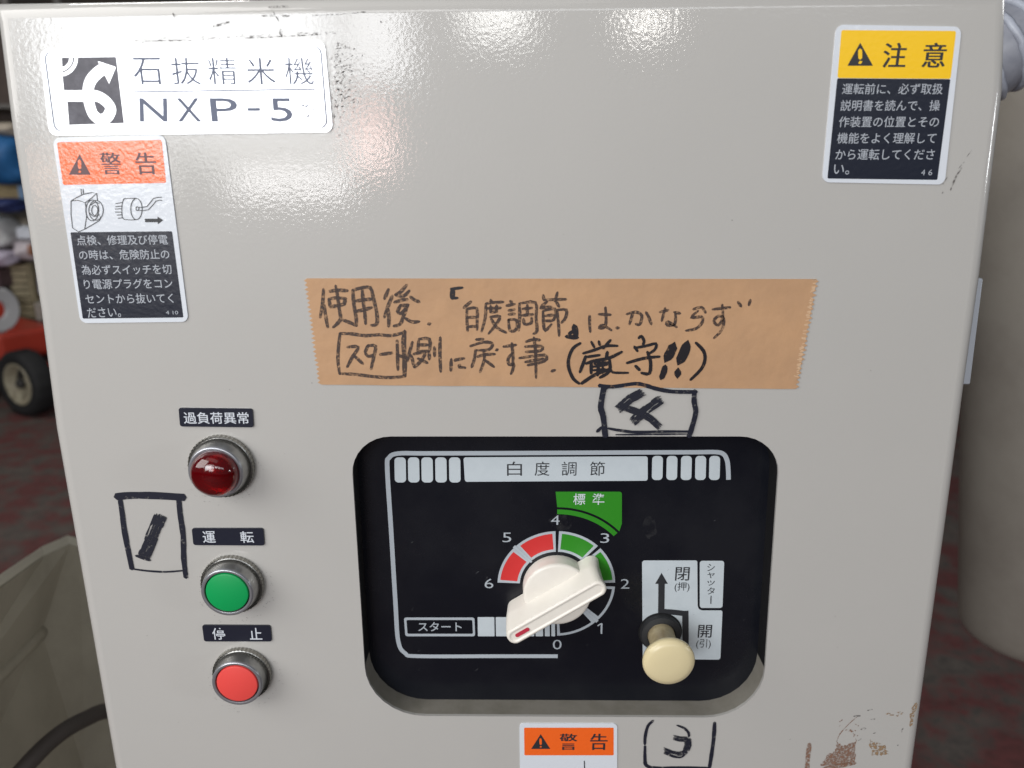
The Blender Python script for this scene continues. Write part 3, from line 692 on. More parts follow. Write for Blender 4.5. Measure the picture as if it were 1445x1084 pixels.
    stroke(t, [(933.5, 820), (933.3, 845), (933, 863), (933, 863.5)], 9, yy, 0, 0, 2, False); stroke(t, [(929, 862.5), (950, 864), (967, 866)], 8.5, yy, 0, 0, 2, False); stroke(t, [(967, 862), (967.3, 890), (967.5, 912)], 9, yy, 0, 0, 2, False)
    slab([Q(933.5, 808.5, yy), Q(942.5, 824, yy), Q(924.5, 824, yy)], yy, 0.00001, t)
    t.make('shutter_lettering', M['dark_print'], o)
    sc = B(); random.seed(12)
    for k in range(26):
        x, y = random.uniform(560, 1060), random.uniform(690, 970); a = random.uniform(0.3, 1.1)
        l = random.uniform(2, 7); stroke(sc, [(x, y), (x+l*math.cos(a), y-l*math.sin(a))], 0.7, Y-0.00016, 0.3, 0.6)
    du = B(); random.seed(5)
    for cx_, cy_, a_, b_ in ((790, 738, 17, 13), (917, 745, 11, 17)):
        pp = [Q(cx_+a_*math.cos(2*PI*k/18)*random.uniform(0.7, 1.1), cy_+b_*math.sin(2*PI*k/18)*random.uniform(0.7, 1.1), Y-0.0002) for k in range(18)]
        slab(pp, Y-0.0002, 0.00001, du)
    du.make('dust_smudge', ink('grey_dust', (0.28, 0.28, 0.27), 0.42, 0.75, 160, rough=0.9, thin=0.90), o, kind='stuff')
    sc.make('scratch', ink('fine_scratch', (0.20, 0.21, 0.22), 0.42, 0.7, 600, thin=0.4), o, kind='stuff')
    return o
plate_o = plate()

# ------------------------------------------------------------------ selector knob
def knob():
    c = Q(785, 826, YP); cx, cz = c.x, c.z
    root = None
    v, f = lathe(cx, cz, [(0.0173, 0), (0.0173, 0.0080), (0.0171, 0.0089), (0.0165, 0.0094), (0.0155, 0.0096), (0.0, 0.0098)], 64, YP)
    base = obj('selector_knob', v, f, M['knob'], cab, label='off-white selector knob turned towards the lower left'); smooth_by_angle(base, 40)
    # pointer bar: local a along the bar, b across (positive to the upper left), h towards the viewer
    p0 = Q(717, 904, YP-0.019); p1 = Q(854, 826, YP-0.019)
    ax = (p1-p0); L = ax.length; ax.normalize(); mid = (p0+p1)/2
    nb_ = Vector((-ax.z, 0, ax.x))
    if nb_.z < 0: nb_ = -nb_
    def ringpts(ha, b0, b1, rad, h, n=6, sh=0.0):
        q = [Vector((-ha, b0)), Vector((ha, b0)), Vector((ha, b1)), Vector((-ha, b1))]
        out = []
        for i in range(4):
            p, a, b = q[i], q[i-1], q[(i+1) % 4]; d1 = (a-p).normalized(); d2 = (b-p).normalized()
            for k in range(n+1):
                t = k/n; A = p+d1*rad; Bq = p+d2*rad; wq = 0.7071
                s = (A*(1-t)**2+p*(2*wq*t*(1-t))+Bq*t*t)/((1-t)**2+2*wq*t*(1-t)+t*t); out.append(s)
        return [mid+ax*(s.x+max(0.0, 0.0158-h)*0.14*(s.y > 0.004)+0.0)+nb_*s.y+Vector((0, YP-h-mid.y, 0)) for s in out]
    hl = L/2
    lv = [(hl-0.0012, -0.0048, 0.0086, 0.0044, 0.0005), (hl-0.0010, -0.0048, 0.0080, 0.0044, 0.0085), (hl-0.0008, -0.0047, 0.0074, 0.0044, 0.0105), (hl-0.0002, -0.0045, 0.0052, 0.0042, 0.0158), (hl, -0.0044, 0.0044, 0.0040, 0.0178),
          (hl-0.0003, -0.0041, 0.0040, 0.0038, 0.0188), (hl-0.0010, -0.0034, 0.0033, 0.0032, 0.0192), (hl-0.0016, -0.0028, 0.0027, 0.0027, 0.0191), (hl-0.0020, -0.0024, 0.0023, 0.0022, 0.0187), (hl-0.0026, -0.0018, 0.0017, 0.0016, 0.0187)]
    V = []; Fc = []
    rings = [ringpts(*x) for x in lv]; n = len(rings[0])
    for r in rings: V += r
    for j in range(len(rings)-1):
        for i in range(n):
            k = (i+1) % n; Fc.append([j*n+i, j*n+k, (j+1)*n+k, (j+1)*n+i])
    Fc.append([(len(rings)-1)*n+i for i in range(n)])
    bar = obj('pointer_bar', V, Fc, M['knob'], base); smooth_by_angle(bar, 50)
    b = B(); y = YP-0.0188
    a = mid-ax*(hl-0.0045); d = mid-ax*(hl-0.0125)
    q = [a+nb_*0.0010, d+nb_*0.0010, d-nb_*0.0010, a-nb_*0.0010]
    slab(round_poly([Vector((p.x, y, p.z)) for p in q], 0.0009), y-0.00035, 0.0003, b); b.make('red_mark', M['mark_red'], base)
    # small brown stain where bar and disc meet
knob()

# ------------------------------------------------------------------ shutter pull knob
def pull():
    bs = Q(931.5, 891.5, YP); cp = Q(944, 935, YP-0.031)
    v, f = lathe(bs.x, bs.z, [(0.0108, 0), (0.0108, 0.0020), (0.0102, 0.0034), (0.0075, 0.0042), (0.0070, 0.0030), (0.0, 0.0030)], 48, YP)
    g = obj('rubber_grommet', v, f, M['rubber'], cab, label='dark rubber collar around the shutter pull'); smooth_by_angle(g)
    ax = Vector((cp.x-bs.x, 0, cp.z-bs.z))/0.031
    def skew(v): return [Vector((p.x+ax.x*(YP-p.y), p.y, p.z+ax.z*(YP-p.y))) for p in v]
    v, f = lathe(bs.x, bs.z, [(0.0066, 0.0240), (0.0085, 0.0262), (0.0115, 0.0272), (0.0127, 0.0284), (0.0128, 0.0300), (0.0120, 0.0316), (0.0095, 0.0326), (0.005, 0.0331), (0.0, 0.0332)], 48, YP)
    o = obj('shutter_pull', skew(v), f, M['cream'], cab, label='cream mushroom-shaped pull knob in front of the shutter sign'); smooth_by_angle(o, 60)
    v, f = lathe(bs.x, bs.z, [(0.0071, 0.001), (0.0068, 0.010), (0.0064, 0.020), (0.0066, 0.0245)], 48, YP)
    st = obj('stem', skew(v), f[:-1], mat('shaded_cream_stem', (0.50, 0.42, 0.26), 0.35, var=(120, 0.9, (0.30, 0.23, 0.13))), o); smooth_by_angle(st, 60)  # cream darkened to brown, the stem's shade painted into its colour
    v, f = lathe(bs.x, bs.z, [(0.0115, 0.0), (0.0114, 0.0006), (0.0108, 0.0006)], 48, YP)
    obj('washer', v, f[:-1], M['plate_edge'], g)
pull()

# ------------------------------------------------------------------ lamp and push buttons
def knurl_ring(cx, cz, r, h0, h1, n=96):
    v = []; f = []
    for h in (h0, h1):
        for k in range(n):
            a = 2*PI*k/n; rr = r+(0.00022 if k % 2 else -0.00012); v.append(Vector((cx+rr*math.cos(a), -h, cz+rr*math.sin(a))))
    for k in range(n): j = (k+1) % n; f.append([k, j, j+n, k+n])
    return v, f
def button(px, py, kind, label, R=0.0152):
    c = Q(px, py, 0); cx, cz = c.x, c.z
    v, f = lathe(cx, cz, [(R-0.0008, 0.0), (R-0.0003, 0.0004), (R-0.0002, 0.0016), (R-0.0012, 0.0022), (R-0.0013, 0.0034), (R-0.0022, 0.0074), (0.0126, 0.0090)], 64)
    nm = 'indicator_lamp' if kind == 'lamp' else 'push_button'
    o = obj(nm, v, f[:-1], M['bezel'], cab, label=label); smooth_by_angle(o, 30)
    v, f = knurl_ring(cx, cz, R, 0.0004, 0.0033); obj('knurled_ring', v, f, M['knurl'], o)
    v, f = lathe(cx, cz, [(0.0127, 0.0088), (0.0125, 0.0096), (0.0119, 0.0099), (0.0110, 0.0096), (0.0107, 0.0065)], 64)
    l = obj('rim', v, f[:-1], M['lip'], o); smooth_by_angle(l, 60)
    if kind == 'lamp':
        v, f = lathe(cx, cz, [(0.0109, 0.0060), (0.0110, 0.0105), (0.0107, 0.0122), (0.0098, 0.0141), (0.0083, 0.0156), (0.0060, 0.0167), (0.0030, 0.0173), (0.0, 0.0175)], 48)
        a = obj('lens', v, f, M['lens'], o); smooth_by_angle(a, 80)
        v, f = lathe(cx, cz, [(0.0108, 0.0066), (0.0060, 0.0062), (0.0045, 0.0068), (0.0036, 0.0090), (0.0025, 0.0098), (0, 0.0100)], 32)
        a = obj('bulb_seat', v, f, M['lens_in'], o); smooth_by_angle(a, 50)
        v, f = lathe(cx, cz, [(0.01105, 0.004), (0.0, 0.004)], 32); obj('socket', v, f, M['lens_in'], o)
    else:
        m = M['green_cap'] if kind == 'green' else M['red_cap']
        v, f = lathe(cx, cz, [(0.0104, 0.0055), (0.0104, 0.0091), (0.0101, 0.0097), (0.0095, 0.0099), (0.0, 0.01035)], 64)
        a = obj('cap', v, f, m, o); smooth_by_angle(a, 40)
button(314.5, 656, 'lamp', 'red domed indicator lamp under the 過負荷異常 plate')
button(330, 822, 'green', 'green push button in a steel bezel under the 運転 plate')
button(343.5, 948, 'red', 'red push button in a steel bezel under the 停止 plate', 0.0147)
def plates():
    Y = -0.0008
    for q, chars, lab in (([(251.8, 575.6), (356, 576.8), (357.8, 603.2), (254, 602)], [('過負荷異常', 259, 351, 590)], 'black label plate reading 過負荷異常 above the red lamp'),
                          ([(270.4, 745.6), (371.4, 745.6), (373.2, 770), (272.8, 769.4)], [('運', 286, 304, 758), ('転', 339, 358, 758)], 'black label plate reading 運転 above the green button'),
                          ([(285, 882.3), (381.4, 882.8), (383.6, 905.4), (288, 905.4)], [('停', 299.5, 317.5, 894.5), ('止', 352, 369.5, 894.5)], 'black label plate reading 停止 above the red button')):
        o = film('label_plate', q, Y, M['sticker_black'], cab, r=0.0012, th=0.0008, label=lab); t = B()
        for s, a, b, y in chars: text(t, s, a, b, y, 16.5, Y-0.00008, 0.008)
        t.make('lettering', M['text_white'], o)
plates()

# ------------------------------------------------------------------ wear on the enamel
def wear():
    Y = -0.00015; z = zs(1100, 940, 6.568); random.seed(21)
    b = B()
    def blot(poly, m=b):
        pp = []
        for i in range(len(poly)):
            (ax_, ay), (bx_, by) = poly[i], poly[(i+1) % len(poly)]
            for k in range(7): pp.append((ax_+(bx_-ax_)*k/7+random.uniform(-11, 11), ay+(by-ay)*k/7+random.uniform(-9, 9)))
        slab([Q(x, y, Y) for x, y in z(*pp)], Y, 0.00001, m)
    stroke(b, z((278, 720), (262, 850), (255, 960)), 7, Y, 0.2, 0.1)
    blot([(525, 700), (600, 740), (715, 700), (690, 910), (540, 920), (380, 930), (430, 830), (520, 790)])
    stroke(b, z((380, 960), (560, 925), (700, 900)), 7, Y, 0.3)
    for k in range(14):
        x, y = random.uniform(560, 760), random.uniform(480, 700); stroke(b, z((x, y), (x+random.uniform(-25, 25), y+random.uniform(5, 25))), random.uniform(0.8, 2), Y, 0.4)
    stroke(b, z((530, 700), (560, 630), (640, 540), (720, 470)), 1.3, Y, 0.5, 0.6)
    b.make('rust_patch', M['rust'], cab, kind='stuff', label='brown rust patches in the lower right corner of the front sheet')
    b = B(); blot([(830, 680), (985, 740), (1010, 820), (860, 832)], b)
    for s, wd in ((((1270, 350), (1235, 420), (1225, 480)), 7), (((1230, 480), (1215, 560)), 5)): stroke(b, z(*s), wd, Y, 0.2)
    for k in range(10):
        x, y = random.uniform(980, 1170), random.uniform(430, 460); stroke(b, z((x, y), (x+random.uniform(10, 40), y+random.uniform(-12, 12))), random.uniform(0.8, 2), Y, 0.4)
    b.make('rust_patch', M['ochre'], cab, kind='stuff', label='ochre rust flakes at the lower right edge')
    d = B()
    for s, wd in ((((690, 465), (745, 462)), 3.5), (((755, 585), (795, 580)), 4), (((815, 412), (860, 402)), 1.6), (((870, 625), (890, 618)), 1.6), (((1130, 615), (1145, 575)), 2), (((1095, 740), (1100, 730)), 2), (((730, 690), (755, 675)), 2), (((845, 495), (890, 490)), 1.8)): stroke(d, z(*s), wd, Y, 0.3)
    zt = lambda *p: [(a/2.007, c/2.007) for a, c in p]
    for s, wd in ((((760, 20), (815, 18)), 2.0), (((740, 45), (820, 45)), 2.2), (((795, 85), (797, 100)), 4), (((770, 28), (790, 60)), 1.6), (((690, 108), (760, 106), (900, 98)), 1.4), (((885, 44), (960, 40), (1036, 34)), 1.0), (((1000, 37), (1036, 34)), 1.6), (((490, 38), (494, 48)), 1.8), (((143, 65), (146, 67)), 2), (((1078, 61), (1081, 63)), 2), (((605, 75), (650, 62)), 2.2), (((410, 117), (530, 114)), 1.0)): stroke(d, zt(*s), wd, Y, 0.3)
    zc = zs(1140, 20, 4.171)
    for s, wd in ((((905, 905), (870, 960), (840, 1035)), 2.2), (((820, 960), (795, 1000)), 1.6), (((885, 910), (920, 870)), 1.2), (((800, 1040), (790, 1055)), 1.6), (((935, 840), (965, 800)), 1.0)): stroke(d, zc(*s), wd, Y, 0.3)
    for k in range(40):
        x, y = random.uniform(180, 1300), random.uniform(230, 1060)
        if 480 < x < 1110 and 380 < y < 1020: continue
        stroke(d, [(x, y), (x+random.uniform(-2, 2), y+random.uniform(-1.5, 1.5)+0.3)], random.uniform(0.5, 1.2), Y, 0.3)
    for k in range(26):
        x = 468+random.uniform(0, 14); y = random.uniform(60, 190); stroke(d, [(x, y), (x+random.uniform(-3, 3), y+random.uniform(1, 4))], random.uniform(0.8, 1.8), Y, 0.3)
    for k in range(150):
        x = 471+abs(random.gauss(0, 16)); y = random.uniform(62, 150)+random.gauss(0, 6); stroke(d, [(x, y), (x+random.uniform(1, 4), y-random.uniform(0, 3))], random.uniform(0.6, 1.5), Y, 0.3, sm=1)
    for k in range(60):
        x = random.uniform(170, 470); y = 66-(x-60)*0.037-random.uniform(1, 6); stroke(d, [(x, y), (x+random.uniform(2, 8), y-0.4)], random.uniform(0.4, 1.0), Y, 0.3, sm=1)
    for bx_, by_, br_ in ((316, 664, 50), (332, 830, 50), (345, 956, 48)):
        for k in range(60):
            a_ = random.uniform(-0.6, 3.6); q_ = br_*random.uniform(0.93, 1.12); x = bx_+q_*math.cos(a_); y = by_+q_*0.93*math.sin(a_)
            stroke(d, [(x, y), (x+random.uniform(0.6, 2.4), y+random.uniform(-1, 1))], random.uniform(0.3, 0.8), Y, 0.3, sm=1)
    d.make('dirt_mark', M['dirt'], cab, kind='stuff', label='dark scuffs and specks of dirt on the front sheet')
wear()

# ------------------------------------------------------------------ tray chute left of the cabinet
def chute():
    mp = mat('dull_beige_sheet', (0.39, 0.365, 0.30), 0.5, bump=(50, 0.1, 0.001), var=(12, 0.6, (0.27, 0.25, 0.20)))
    me = mat('worn_light_edge', (0.60, 0.58, 0.50), 0.45)
    root = thing('feed_hopper', 'dull beige sheet metal hopper standing left of the milling machine', 'hopper', (-0.42, 0.30, 0))
    # corner points: photo position at its own depth
    T0 = Q(-150, 935, 0.02); T1 = Q(60, 785, 0.30); T1b = Q(97, 768, 0.35); T2 = Q(112, 772, 0.36); T3 = Q(420, 765, 0.42)
    K0 = Q(-150, 1105, 0.05); K1 = Q(56, 893, 0.29); K2 = Q(120, 1100, 0.27); 
    def sheet(name, pts, m, th=0.003, lab=None):
        o = obj(name, pts, [list(range(len(pts)))], m, root, label=lab)
        md = o.modifiers.new('thick', 'SOLIDIFY'); md.thickness = th; md.offset = 0
        return o
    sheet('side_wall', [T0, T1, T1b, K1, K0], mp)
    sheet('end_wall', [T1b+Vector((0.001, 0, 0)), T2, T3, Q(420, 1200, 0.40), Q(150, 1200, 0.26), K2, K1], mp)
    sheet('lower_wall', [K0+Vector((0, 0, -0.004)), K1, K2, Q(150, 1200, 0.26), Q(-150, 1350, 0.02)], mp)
    b = B()
    path = [T0, T1, T1b, T2, T3]; wd = [0.013]*5
    V = []; 
    for i, p in enumerate(path):
        V += [p+Vector((0, 0, 0)), p+Vector((-0.004, 0.007, 0.006)), p+Vector((-0.003, 0.009, 0.001))]
    Fc = []
    for i in range(4):
        for k in range(3): j = (k+1) % 3; Fc.append([i*3+k, i*3+j, (i+1)*3+j, (i+1)*3+k])
    b.add(V, Fc).make('rolled_rim', me, root)
    b = B(); tube(b, [K0+Vector((0, -.004, 0.012)), (K0+K1)/2+Vector((0, -.004, 0.002)), K1], 0.007, 10); b.make('fold_bar', mp, root, smooth=True)
    for k in range(2):
        b = B(); box(b, (-0.62+0.38*k, 0.30, 0.21), (0.03, 0.03, 0.42)); b.make('leg', me, root)
    h = B(); tube(h, [Q(-60, 1200, 0.10), Q(20, 1100, 0.12), Q(75, 1043, 0.15), Q(120, 1015, 0.18), Q(165, 1002, 0.22), Q(260, 1010, 0.3)], 0.0064, 16)
    tag(h.make('rubber_hose', mat('brown_black_rubber', (0.045, 0.037, 0.034), 0.6), smooth=True), 'dark rubber hose curving across the beige hopper at lower left', 'hose')
chute()

# ------------------------------------------------------------------ drum and ribbed hose on the right
def drum():
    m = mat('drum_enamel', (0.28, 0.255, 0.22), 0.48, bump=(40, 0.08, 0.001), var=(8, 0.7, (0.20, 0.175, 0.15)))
    yd = 0.38
    a = Q(1355, 885, yd); b = Q(1353, 560, yd)
    R = 0.065; cx = a.x+R+0.008; cz = a.z
    lean = (b.x-a.x)/(b.z-a.z)
    v = []; f = []; n = 64
    prof = [(0.0, 0.0), (R*0.86, 0.0), (R*0.95, 0.003), (R*0.99, 0.009), (R, 0.018), (R, 0.62), (R*0.97, 0.628), (R*0.5, 0.635), (0.0, 0.635)]
    for r, h in prof:
        for k in range(n):
            t = 2*PI*k/n; v.append(Vector((cx+r*math.cos(t)+lean*h*0.9, yd+r*math.sin(t), cz-0.010+h)))
    for j in range(len(prof)-1):
        for k in range(n): i2 = (k+1) % n; f.append([j*n+k, j*n+i2, (j+1)*n+i2, (j+1)*n+k])
    root = thing('cyclone_drum', 'dull beige upright drum hanging right of the milling machine', 'drum', (cx, yd, cz))
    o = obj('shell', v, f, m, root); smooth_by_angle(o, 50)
    b = B(); box(b, (cx-R-0.02, yd+0.03, cz+0.36), (0.09, 0.05, 0.02)); b.make('bracket', m, root)
    hs = B()
    yh = 0.20
    P = [Q(1640, -260, yh), Q(1500, -60, yh), Q(1455, 40, yh), Q(1436, 110, yh+0.02), Q(1425, 180, yh+0.10), Q(1430, 240, yh+0.17)]
    # a spiral hose: a wound core over a smooth wall
    mh = mat('grey_hose', (0.26, 0.27, 0.31), 0.4, var=(90, 0.6, (0.17, 0.18, 0.22)))
    core = B(); P = [Q(1700, -150, yh), Q(1560, -30, yh), Q(1470, 32, yh), Q(1397, 80, yh), Q(1320, 125, yh+0.02), Q(1250, 175, yh+.06)]
    tube(core, P, 0.0262, 24)
    root = thing('ribbed_hose', 'grey ribbed suction hose at the upper right behind the cabinet', 'hose', P[2])
    core.make('wall', mh, root, smooth=True)
    # rib rings
    pts = []
    for i in range(len(P)-1):
        p0 = P[max(i-1, 0)]; p1 = P[i]; p2 = P[i+1]; p3 = P[min(i+2, len(P)-1)]
        for k in range(40):
            t = k/40; pts.append(0.5*((2*p1)+(p2-p0)*t+(2*p0-5*p1+4*p2-p3)*t*t+(-p0+3*p1-3*p2+p3)*t**3))
    hel = []; acc = 0
    for i in range(1, len(pts)-1):
        d = (pts[i+1]-pts[i-1]).normalized(); s = d.cross(Vector((0.13, 0.21, 1))).normalized(); t = s.cross(d)
        acc += (pts[i]-pts[i-1]).length
        steps = 6
        for q in range(steps):
            pp = pts[i]+(pts[i+1]-pts[i])*q/steps; ac = acc+(pts[i+1]-pts[i]).length*q/steps
            a_ = ac/0.0092*2*PI; hel.append(pp+(s*math.cos(a_)+t*math.sin(a_))*0.0264)
    hb = B(); r = 0.0026; V = []; Fc = []; n = 6
    for i in range(len(hel)):
        d = (hel[min(i+1, len(hel)-1)]-hel[max(i-1, 0)]).normalized(); s = d.cross(Vector((0.3, 0.9, 0.2))).normalized(); t = s.cross(d)
        for k in range(n): V.append(hel[i]+(s*math.cos(2*PI*k/n)+t*math.sin(2*PI*k/n))*r)
    for i in range(len(hel)-1):
        for k in range(n): j = (k+1) % n; Fc.append([i*n+k, i*n+j, (i+1)*n+j, (i+1)*n+k])
    hb.add(V, Fc).make('spiral_rib', mat('blue_grey_rib', (0.42, 0.45, 0.52), 0.35, var=(60, 0.8, (0.24, 0.25, 0.30))), root, smooth=True)
drum()

# ------------------------------------------------------------------ things far behind on the left
def background():
    # red tiller with pneumatic wheel
    mr = mat('red_machine_paint', (0.36, 0.035, 0.018), 0.4, var=(20, 0.5, (0.36, 0.03, 0.015)))
    mt = mat('black_tyre', (0.012, 0.012, 0.013), 0.8); mrim = mat('dirty_cream_rim', (0.36, 0.33, 0.24), 0.5, var=(40, 0.7, (0.12, 0.08, 0.05)))
    mb = mat('dark_iron', (0.03, 0.028, 0.027), 0.6); mwh = mat('white_painted_disc', (0.50, 0.50, 0.51), 0.5)
    yw = 2.98
    g = Q(28, 588, yw)
    c = Q(38, 541, yw); root = thing('walking_tiller', 'red walking tiller with cream-rimmed black wheel, far behind left of the cabinet', 'tiller', (c.x, c.y, 0))
    def wheel(cen, R, yaw):
        ax = Vector((math.cos(yaw), -math.sin(yaw), 0)); s = Vector((math.sin(yaw), math.cos(yaw), 0)); u = Vector((0, 0, 1))
        def lat(prof, n=48, lug=False):
            v = []; f = []
            for r, h in prof:
                for k in range(n):
                    a = 2*PI*k/n; rr = r*(1.015 if (lug and k % 4 < 2) else 1); v.append(cen+s*math.cos(a)*rr+u*math.sin(a)*rr+ax*h)
            for j in range(len(prof)-1):
                for k in range(n): i2 = (k+1) % n; f.append([j*n+k, j*n+i2, (j+1)*n+i2, (j+1)*n+k])
            return v, f
        v, f = lat([(R*0.60, 0.038), (R*0.80, 0.050), (R*0.95, 0.044), (R, 0.028), (R, -0.028), (R*0.95, -0.044), (R*0.60, -0.038)], 64, True)
        wh = obj('wheel', v, f, mt, root, smooth=True)
        v, f = lat([(0.0, 0.022), (R*0.12, 0.024), (R*0.14, 0.012), (R*0.34, 0.006), (R*0.52, 0.020), (R*0.61, 0.046), (R*0.65, 0.044), (R*0.60, 0.01)]); rim = obj('rim', v, f, mrim, wh, smooth=True)
        v, f = lat([(R*0.16, 0.02), (R*0.16, 0.034), (R*0.08, 0.045), (0, 0.046)], 16); obj('hub', v, f, mb, wh)
    R = c.z if c.z < 0.17 else 0.15
    wheel(Vector((c.x, c.y, 0.15)), 0.148, math.radians(-63)+PI)
    wheel(Vector((c.x-0.42, c.y+0.30, 0.15)), 0.148, math.radians(-63)+PI)
    b = B()
    p = Q(22, 484, yw+0.12); box(b, (p.x-0.12, p.y+0.12, p.z), (0.50, 0.26, 0.13), math.radians(-35)); box(b, (p.x-0.30, p.y+0.26, p.z+0.10), (0.24, 0.22, 0.10), math.radians(-35), 0.1)
    o = b.make('hood', mr, root); bevelled(o, 0.02, 3)
    q = Q(62, 520, yw+0.10); b = B(); box(b, (q.x, q.y, q.z), (0.20, 0.06, 0.05), math.radians(-30), 0.3); o = b.make('fender', mr, root); bevelled(o, 0.01)
    b = B(); box(b, (c.x-0.15, c.y+0.14, 0.20), (0.42, 0.09, 0.09), math.radians(-35)); box(b, (q.x+0.04, q.y+0.04, 0.2), (0.18, 0.05, 0.08), math.radians(-35)); b.make('chassis', mb, root)
    # white notched flywheel
    d = Q(-4, 438, yw-0.10); v = []; f = []; n = 40
    ax = Vector((0.93, -0.36, 0)).normalized(); s = Vector((0.36, 0.93, 0)).normalized(); u = Vector((0, 0, 1))
    for r, h in ((0.040, -0.01), (0.040, 0.012), (0.088, 0.016), (0.098, 0.006), (0.098, -0.01), (0.040, -0.01)):
        for k in range(n):
            a = 2*PI*k/n; rr = r*(0.93 if (r > 0.09 and k % 8 == 0) else 1); v.append(d+s*math.cos(a)*rr+u*math.sin(a)*rr+ax*h)
    for j in range(5):
        for k in range(n): i2 = (k+1) % n; f.append([j*n+k, j*n+i2, (j+1)*n+i2, (j+1)*n+k])
    obj('flywheel', v, f, mwh, root, label='white disc with a round hole above the red hood')
    hb = B()
    for e in (-0.16, 0.16):
        tube(hb, [Vector((p.x-0.2, p.y+0.2+e, p.z)), Vector((p.x-0.45, p.y+0.4+e, 0.75)), Vector((p.x-0.75, p.y+0.6+e, 0.95))], 0.014, 10)
    hb.make('handlebar', mb, root, smooth=True)
    # rack
    ms = mat('grey_steel_rack', (0.16, 0.15, 0.14), 0.5)
    ya = 3.6
    r0 = Q(-200, 300, ya); r1 = Q(58, 300, ya)
    rack = thing('storage_rack', 'grey steel storage rack behind the red tiller', 'rack', ((r0.x+r1.x)/2-0.3, ya, 0))
    xs = (r1.x-1.5, r1.x)
    zsb = [Q(30, 452, ya).z, Q(30, 368, ya).z, Q(30, 302, ya).z, Q(30, 150, ya).z]
    for x in xs:
        for y in (ya, ya+0.45):
            b = B(); box(b, (x, y, 1.0), (0.03, 0.03, 2.0)); b.make('upright', ms, rack)
    for zz in zsb:
        b = B(); box(b, ((xs[0]+xs[1])/2, ya+0.225, zz), (1.5, 0.46, 0.018)); b.make('shelf', ms, rack)
    def item(name, label, cat, px0, py0, px1, py1, y, col, depth=0.25, shape='box', group=None, zbase=None):
        a = Q(px0, py0, y); c_ = Q(px1, py1, y); cx = (a.x+c_.x)/2; w_ = abs(c_.x-a.x); h_ = abs(a.z-c_.z); zc = (a.z+c_.z)/2
        if zbase is not None: zc = zbase+0.011+h_/2
        col = tuple(min(0.8, k*1.7) for k in col); m_ = mat(name+'_material', col, 0.6, var=(30, 0.6, tuple(k*0.6 for k in col)))
        if shape == 'box':
            b = B(); box(b, (cx, y+depth/2, zc), (w_, depth, h_), random.uniform(-0.1, 0.1)); box(b, (cx, y+depth/2, zc+h_/2+0.004), (w_*0.9, depth*0.4, 0.005)); o = b.make(name, m_); bevelled(o, 0.008)
        else:
            v = []; f = []; n = 20; mrows = 12
            for j in range(mrows+1):
                t = j/mrows*PI
                for k in range(n):
                    a_ = 2*PI*k/n; cs = lambda q: math.copysign(abs(q)**0.6, q)
                    rr = 1+0.10*math.sin(3*a_+j)+0.07*math.sin(7*a_+2*j)
                    v.append((cx+w_/2*cs(math.cos(a_))*math.sin(t)**0.5*rr, y+depth/2+depth/2*cs(math.sin(a_))*math.sin(t)**0.5*rr, zc+h_/2*math.cos(t)))
            for j in range(mrows):
                for k in range(n): i2 = (k+1) % n; f.append([j*n+k, j*n+i2, (j+1)*n+i2, (j+1)*n+k])
            o = obj(name, v, f, m_, smooth=True)
        return tag(o, label, cat, group)
    item('plastic_bag', 'shiny blue plastic bag high on the rack at left', 'bag', -70, 188, 26, 262, ya-0.25, (0.01, 0.075, 0.20), 0.3, 'bag')
    item('rolled_cloth', 'small grey-brown bundle lying above the blue bag', 'bundle', -20, 172, 22, 192, ya-0.2, (0.30, 0.26, 0.21), 0.2, 'bag')
    item('cardboard_box', 'tan cardboard box below the blue bag on the rack', 'box', -60, 236, 38, 296, ya+0.02, (0.32, 0.25, 0.14), 0.3, zbase=zsb[2])
    item('sheet_bundle', 'dark blue folded sheet lying in front of the tan box', 'sheet', -50, 281, 19, 302, ya-0.24, (0.012, 0.020, 0.075), 0.2, 'bag')
    item('paper_sack', 'white paper sack at the left end of the middle shelf', 'sack', -60, 306, 4, 352, ya-0.2, (0.46, 0.50, 0.56), 0.22, 'bag')
    item('parts_bag', 'grey-brown bag of parts right of the white sack', 'bag', 4, 305, 44, 338, ya, (0.24, 0.21, 0.17), 0.2, 'bag')
    item('cloth_bundle', 'pinkish white cloth bundle on the middle shelf', 'bundle', 8, 336, 47, 366, ya-0.12, (0.42, 0.38, 0.40), 0.2, 'bag', zbase=zsb[1])
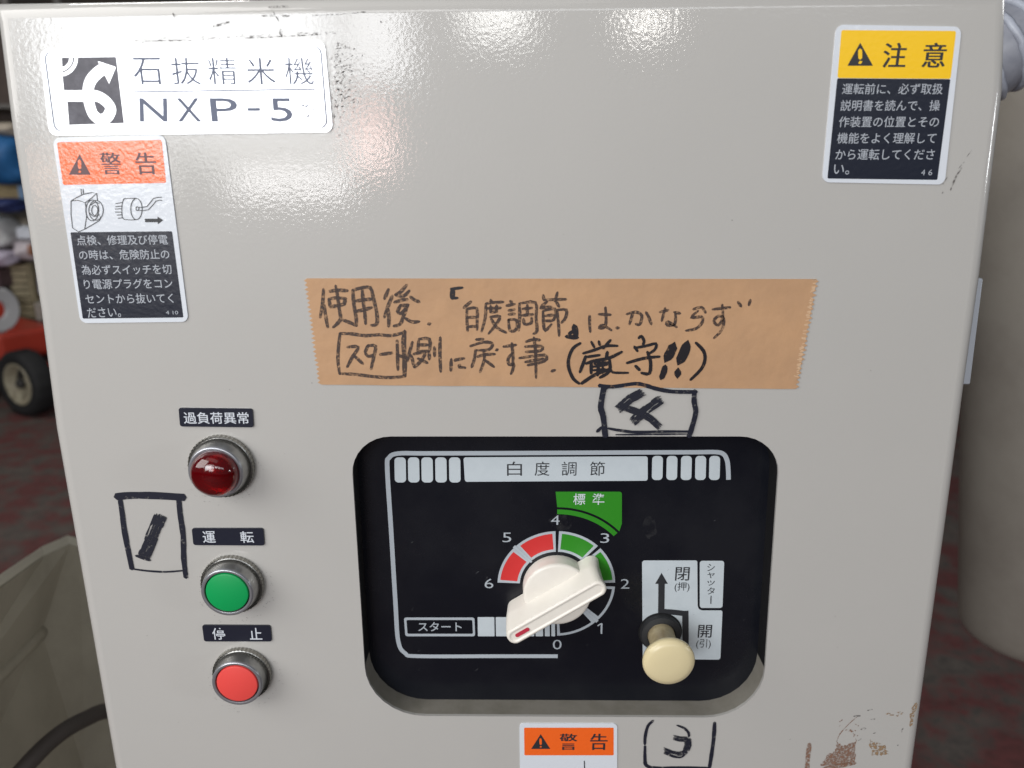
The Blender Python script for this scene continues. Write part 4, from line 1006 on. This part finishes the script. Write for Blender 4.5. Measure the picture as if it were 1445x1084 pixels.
    item('oil_bottle', 'mauve plastic container at the left of the lower shelf', 'container', -40, 355, 12, 378, ya-0.2, (0.30, 0.27, 0.33), 0.15, 'bag')
    item('metal_box', 'dark brown metal box left of the slatted crate', 'box', -60, 380, 8, 405, ya-0.1, (0.07, 0.045, 0.05), 0.3)
    # slatted crate
    a = Q(10, 372, ya-0.02); c2 = Q(50, 446, ya-0.02); mc = mat('tan_slats', (0.50, 0.43, 0.28), 0.6, var=(30, 0.5, (0.2, 0.17, 0.11)))
    cr = thing('slatted_crate', 'tan slatted crate on the lower shelf above the tiller', 'crate', ((a.x+c2.x)/2, ya+0.1, c2.z))
    for k in range(8):
        b = B(); zz = c2.z+(a.z-c2.z)*(k+0.5)/8; box(b, ((a.x+c2.x)/2, ya-0.02, zz), (c2.x-a.x, 0.012, (a.z-c2.z)/8*0.8)); b.make('slat', mc, cr)
    for x in (a.x, c2.x): 
        b = B(); box(b, (x, ya+0.1, (a.z+c2.z)/2), (0.015, 0.22, a.z-c2.z)); b.make('end_board', mc, cr)
    b = B(); box(b, ((a.x+c2.x)/2, ya+0.1, c2.z-0.006), (c2.x-a.x, 0.24, 0.012)); b.make('bottom_board', mc, cr)
    item('bottle', 'lavender plastic bottle beside the slatted crate', 'bottle', 51, 392, 58, 420, ya-0.02, (0.42, 0.42, 0.55), 0.05, 'bag')
    item('paper_bundle', 'white paper bundle lying on top of the pinkish cloth bundle', 'bundle', 22, 322, 52, 337, ya-0.22, (0.40, 0.42, 0.46), 0.1)
    item('tin_can', 'small rusty brown tin can at the shelf edge beside the slatted crate', 'can', 36, 346, 45, 362, ya-0.24, (0.22, 0.10, 0.06), 0.05, 'bag')
    item('blue_pouch', 'small pale blue pouch beside the tan cardboard box', 'pouch', 24, 262, 36, 284, ya-0.1, (0.16, 0.26, 0.40), 0.05)
    item('grey_tub', 'grey plastic tub standing behind the red tiller hood', 'tub', 48, 428, 66, 452, ya-0.3, (0.20, 0.19, 0.17), 0.12)
    item('canvas_sheet', 'dark brown canvas hanging at the top of the rack', 'canvas', -80, 20, 20, 170, ya+0.2, (0.05, 0.036, 0.030), 0.1)
background()
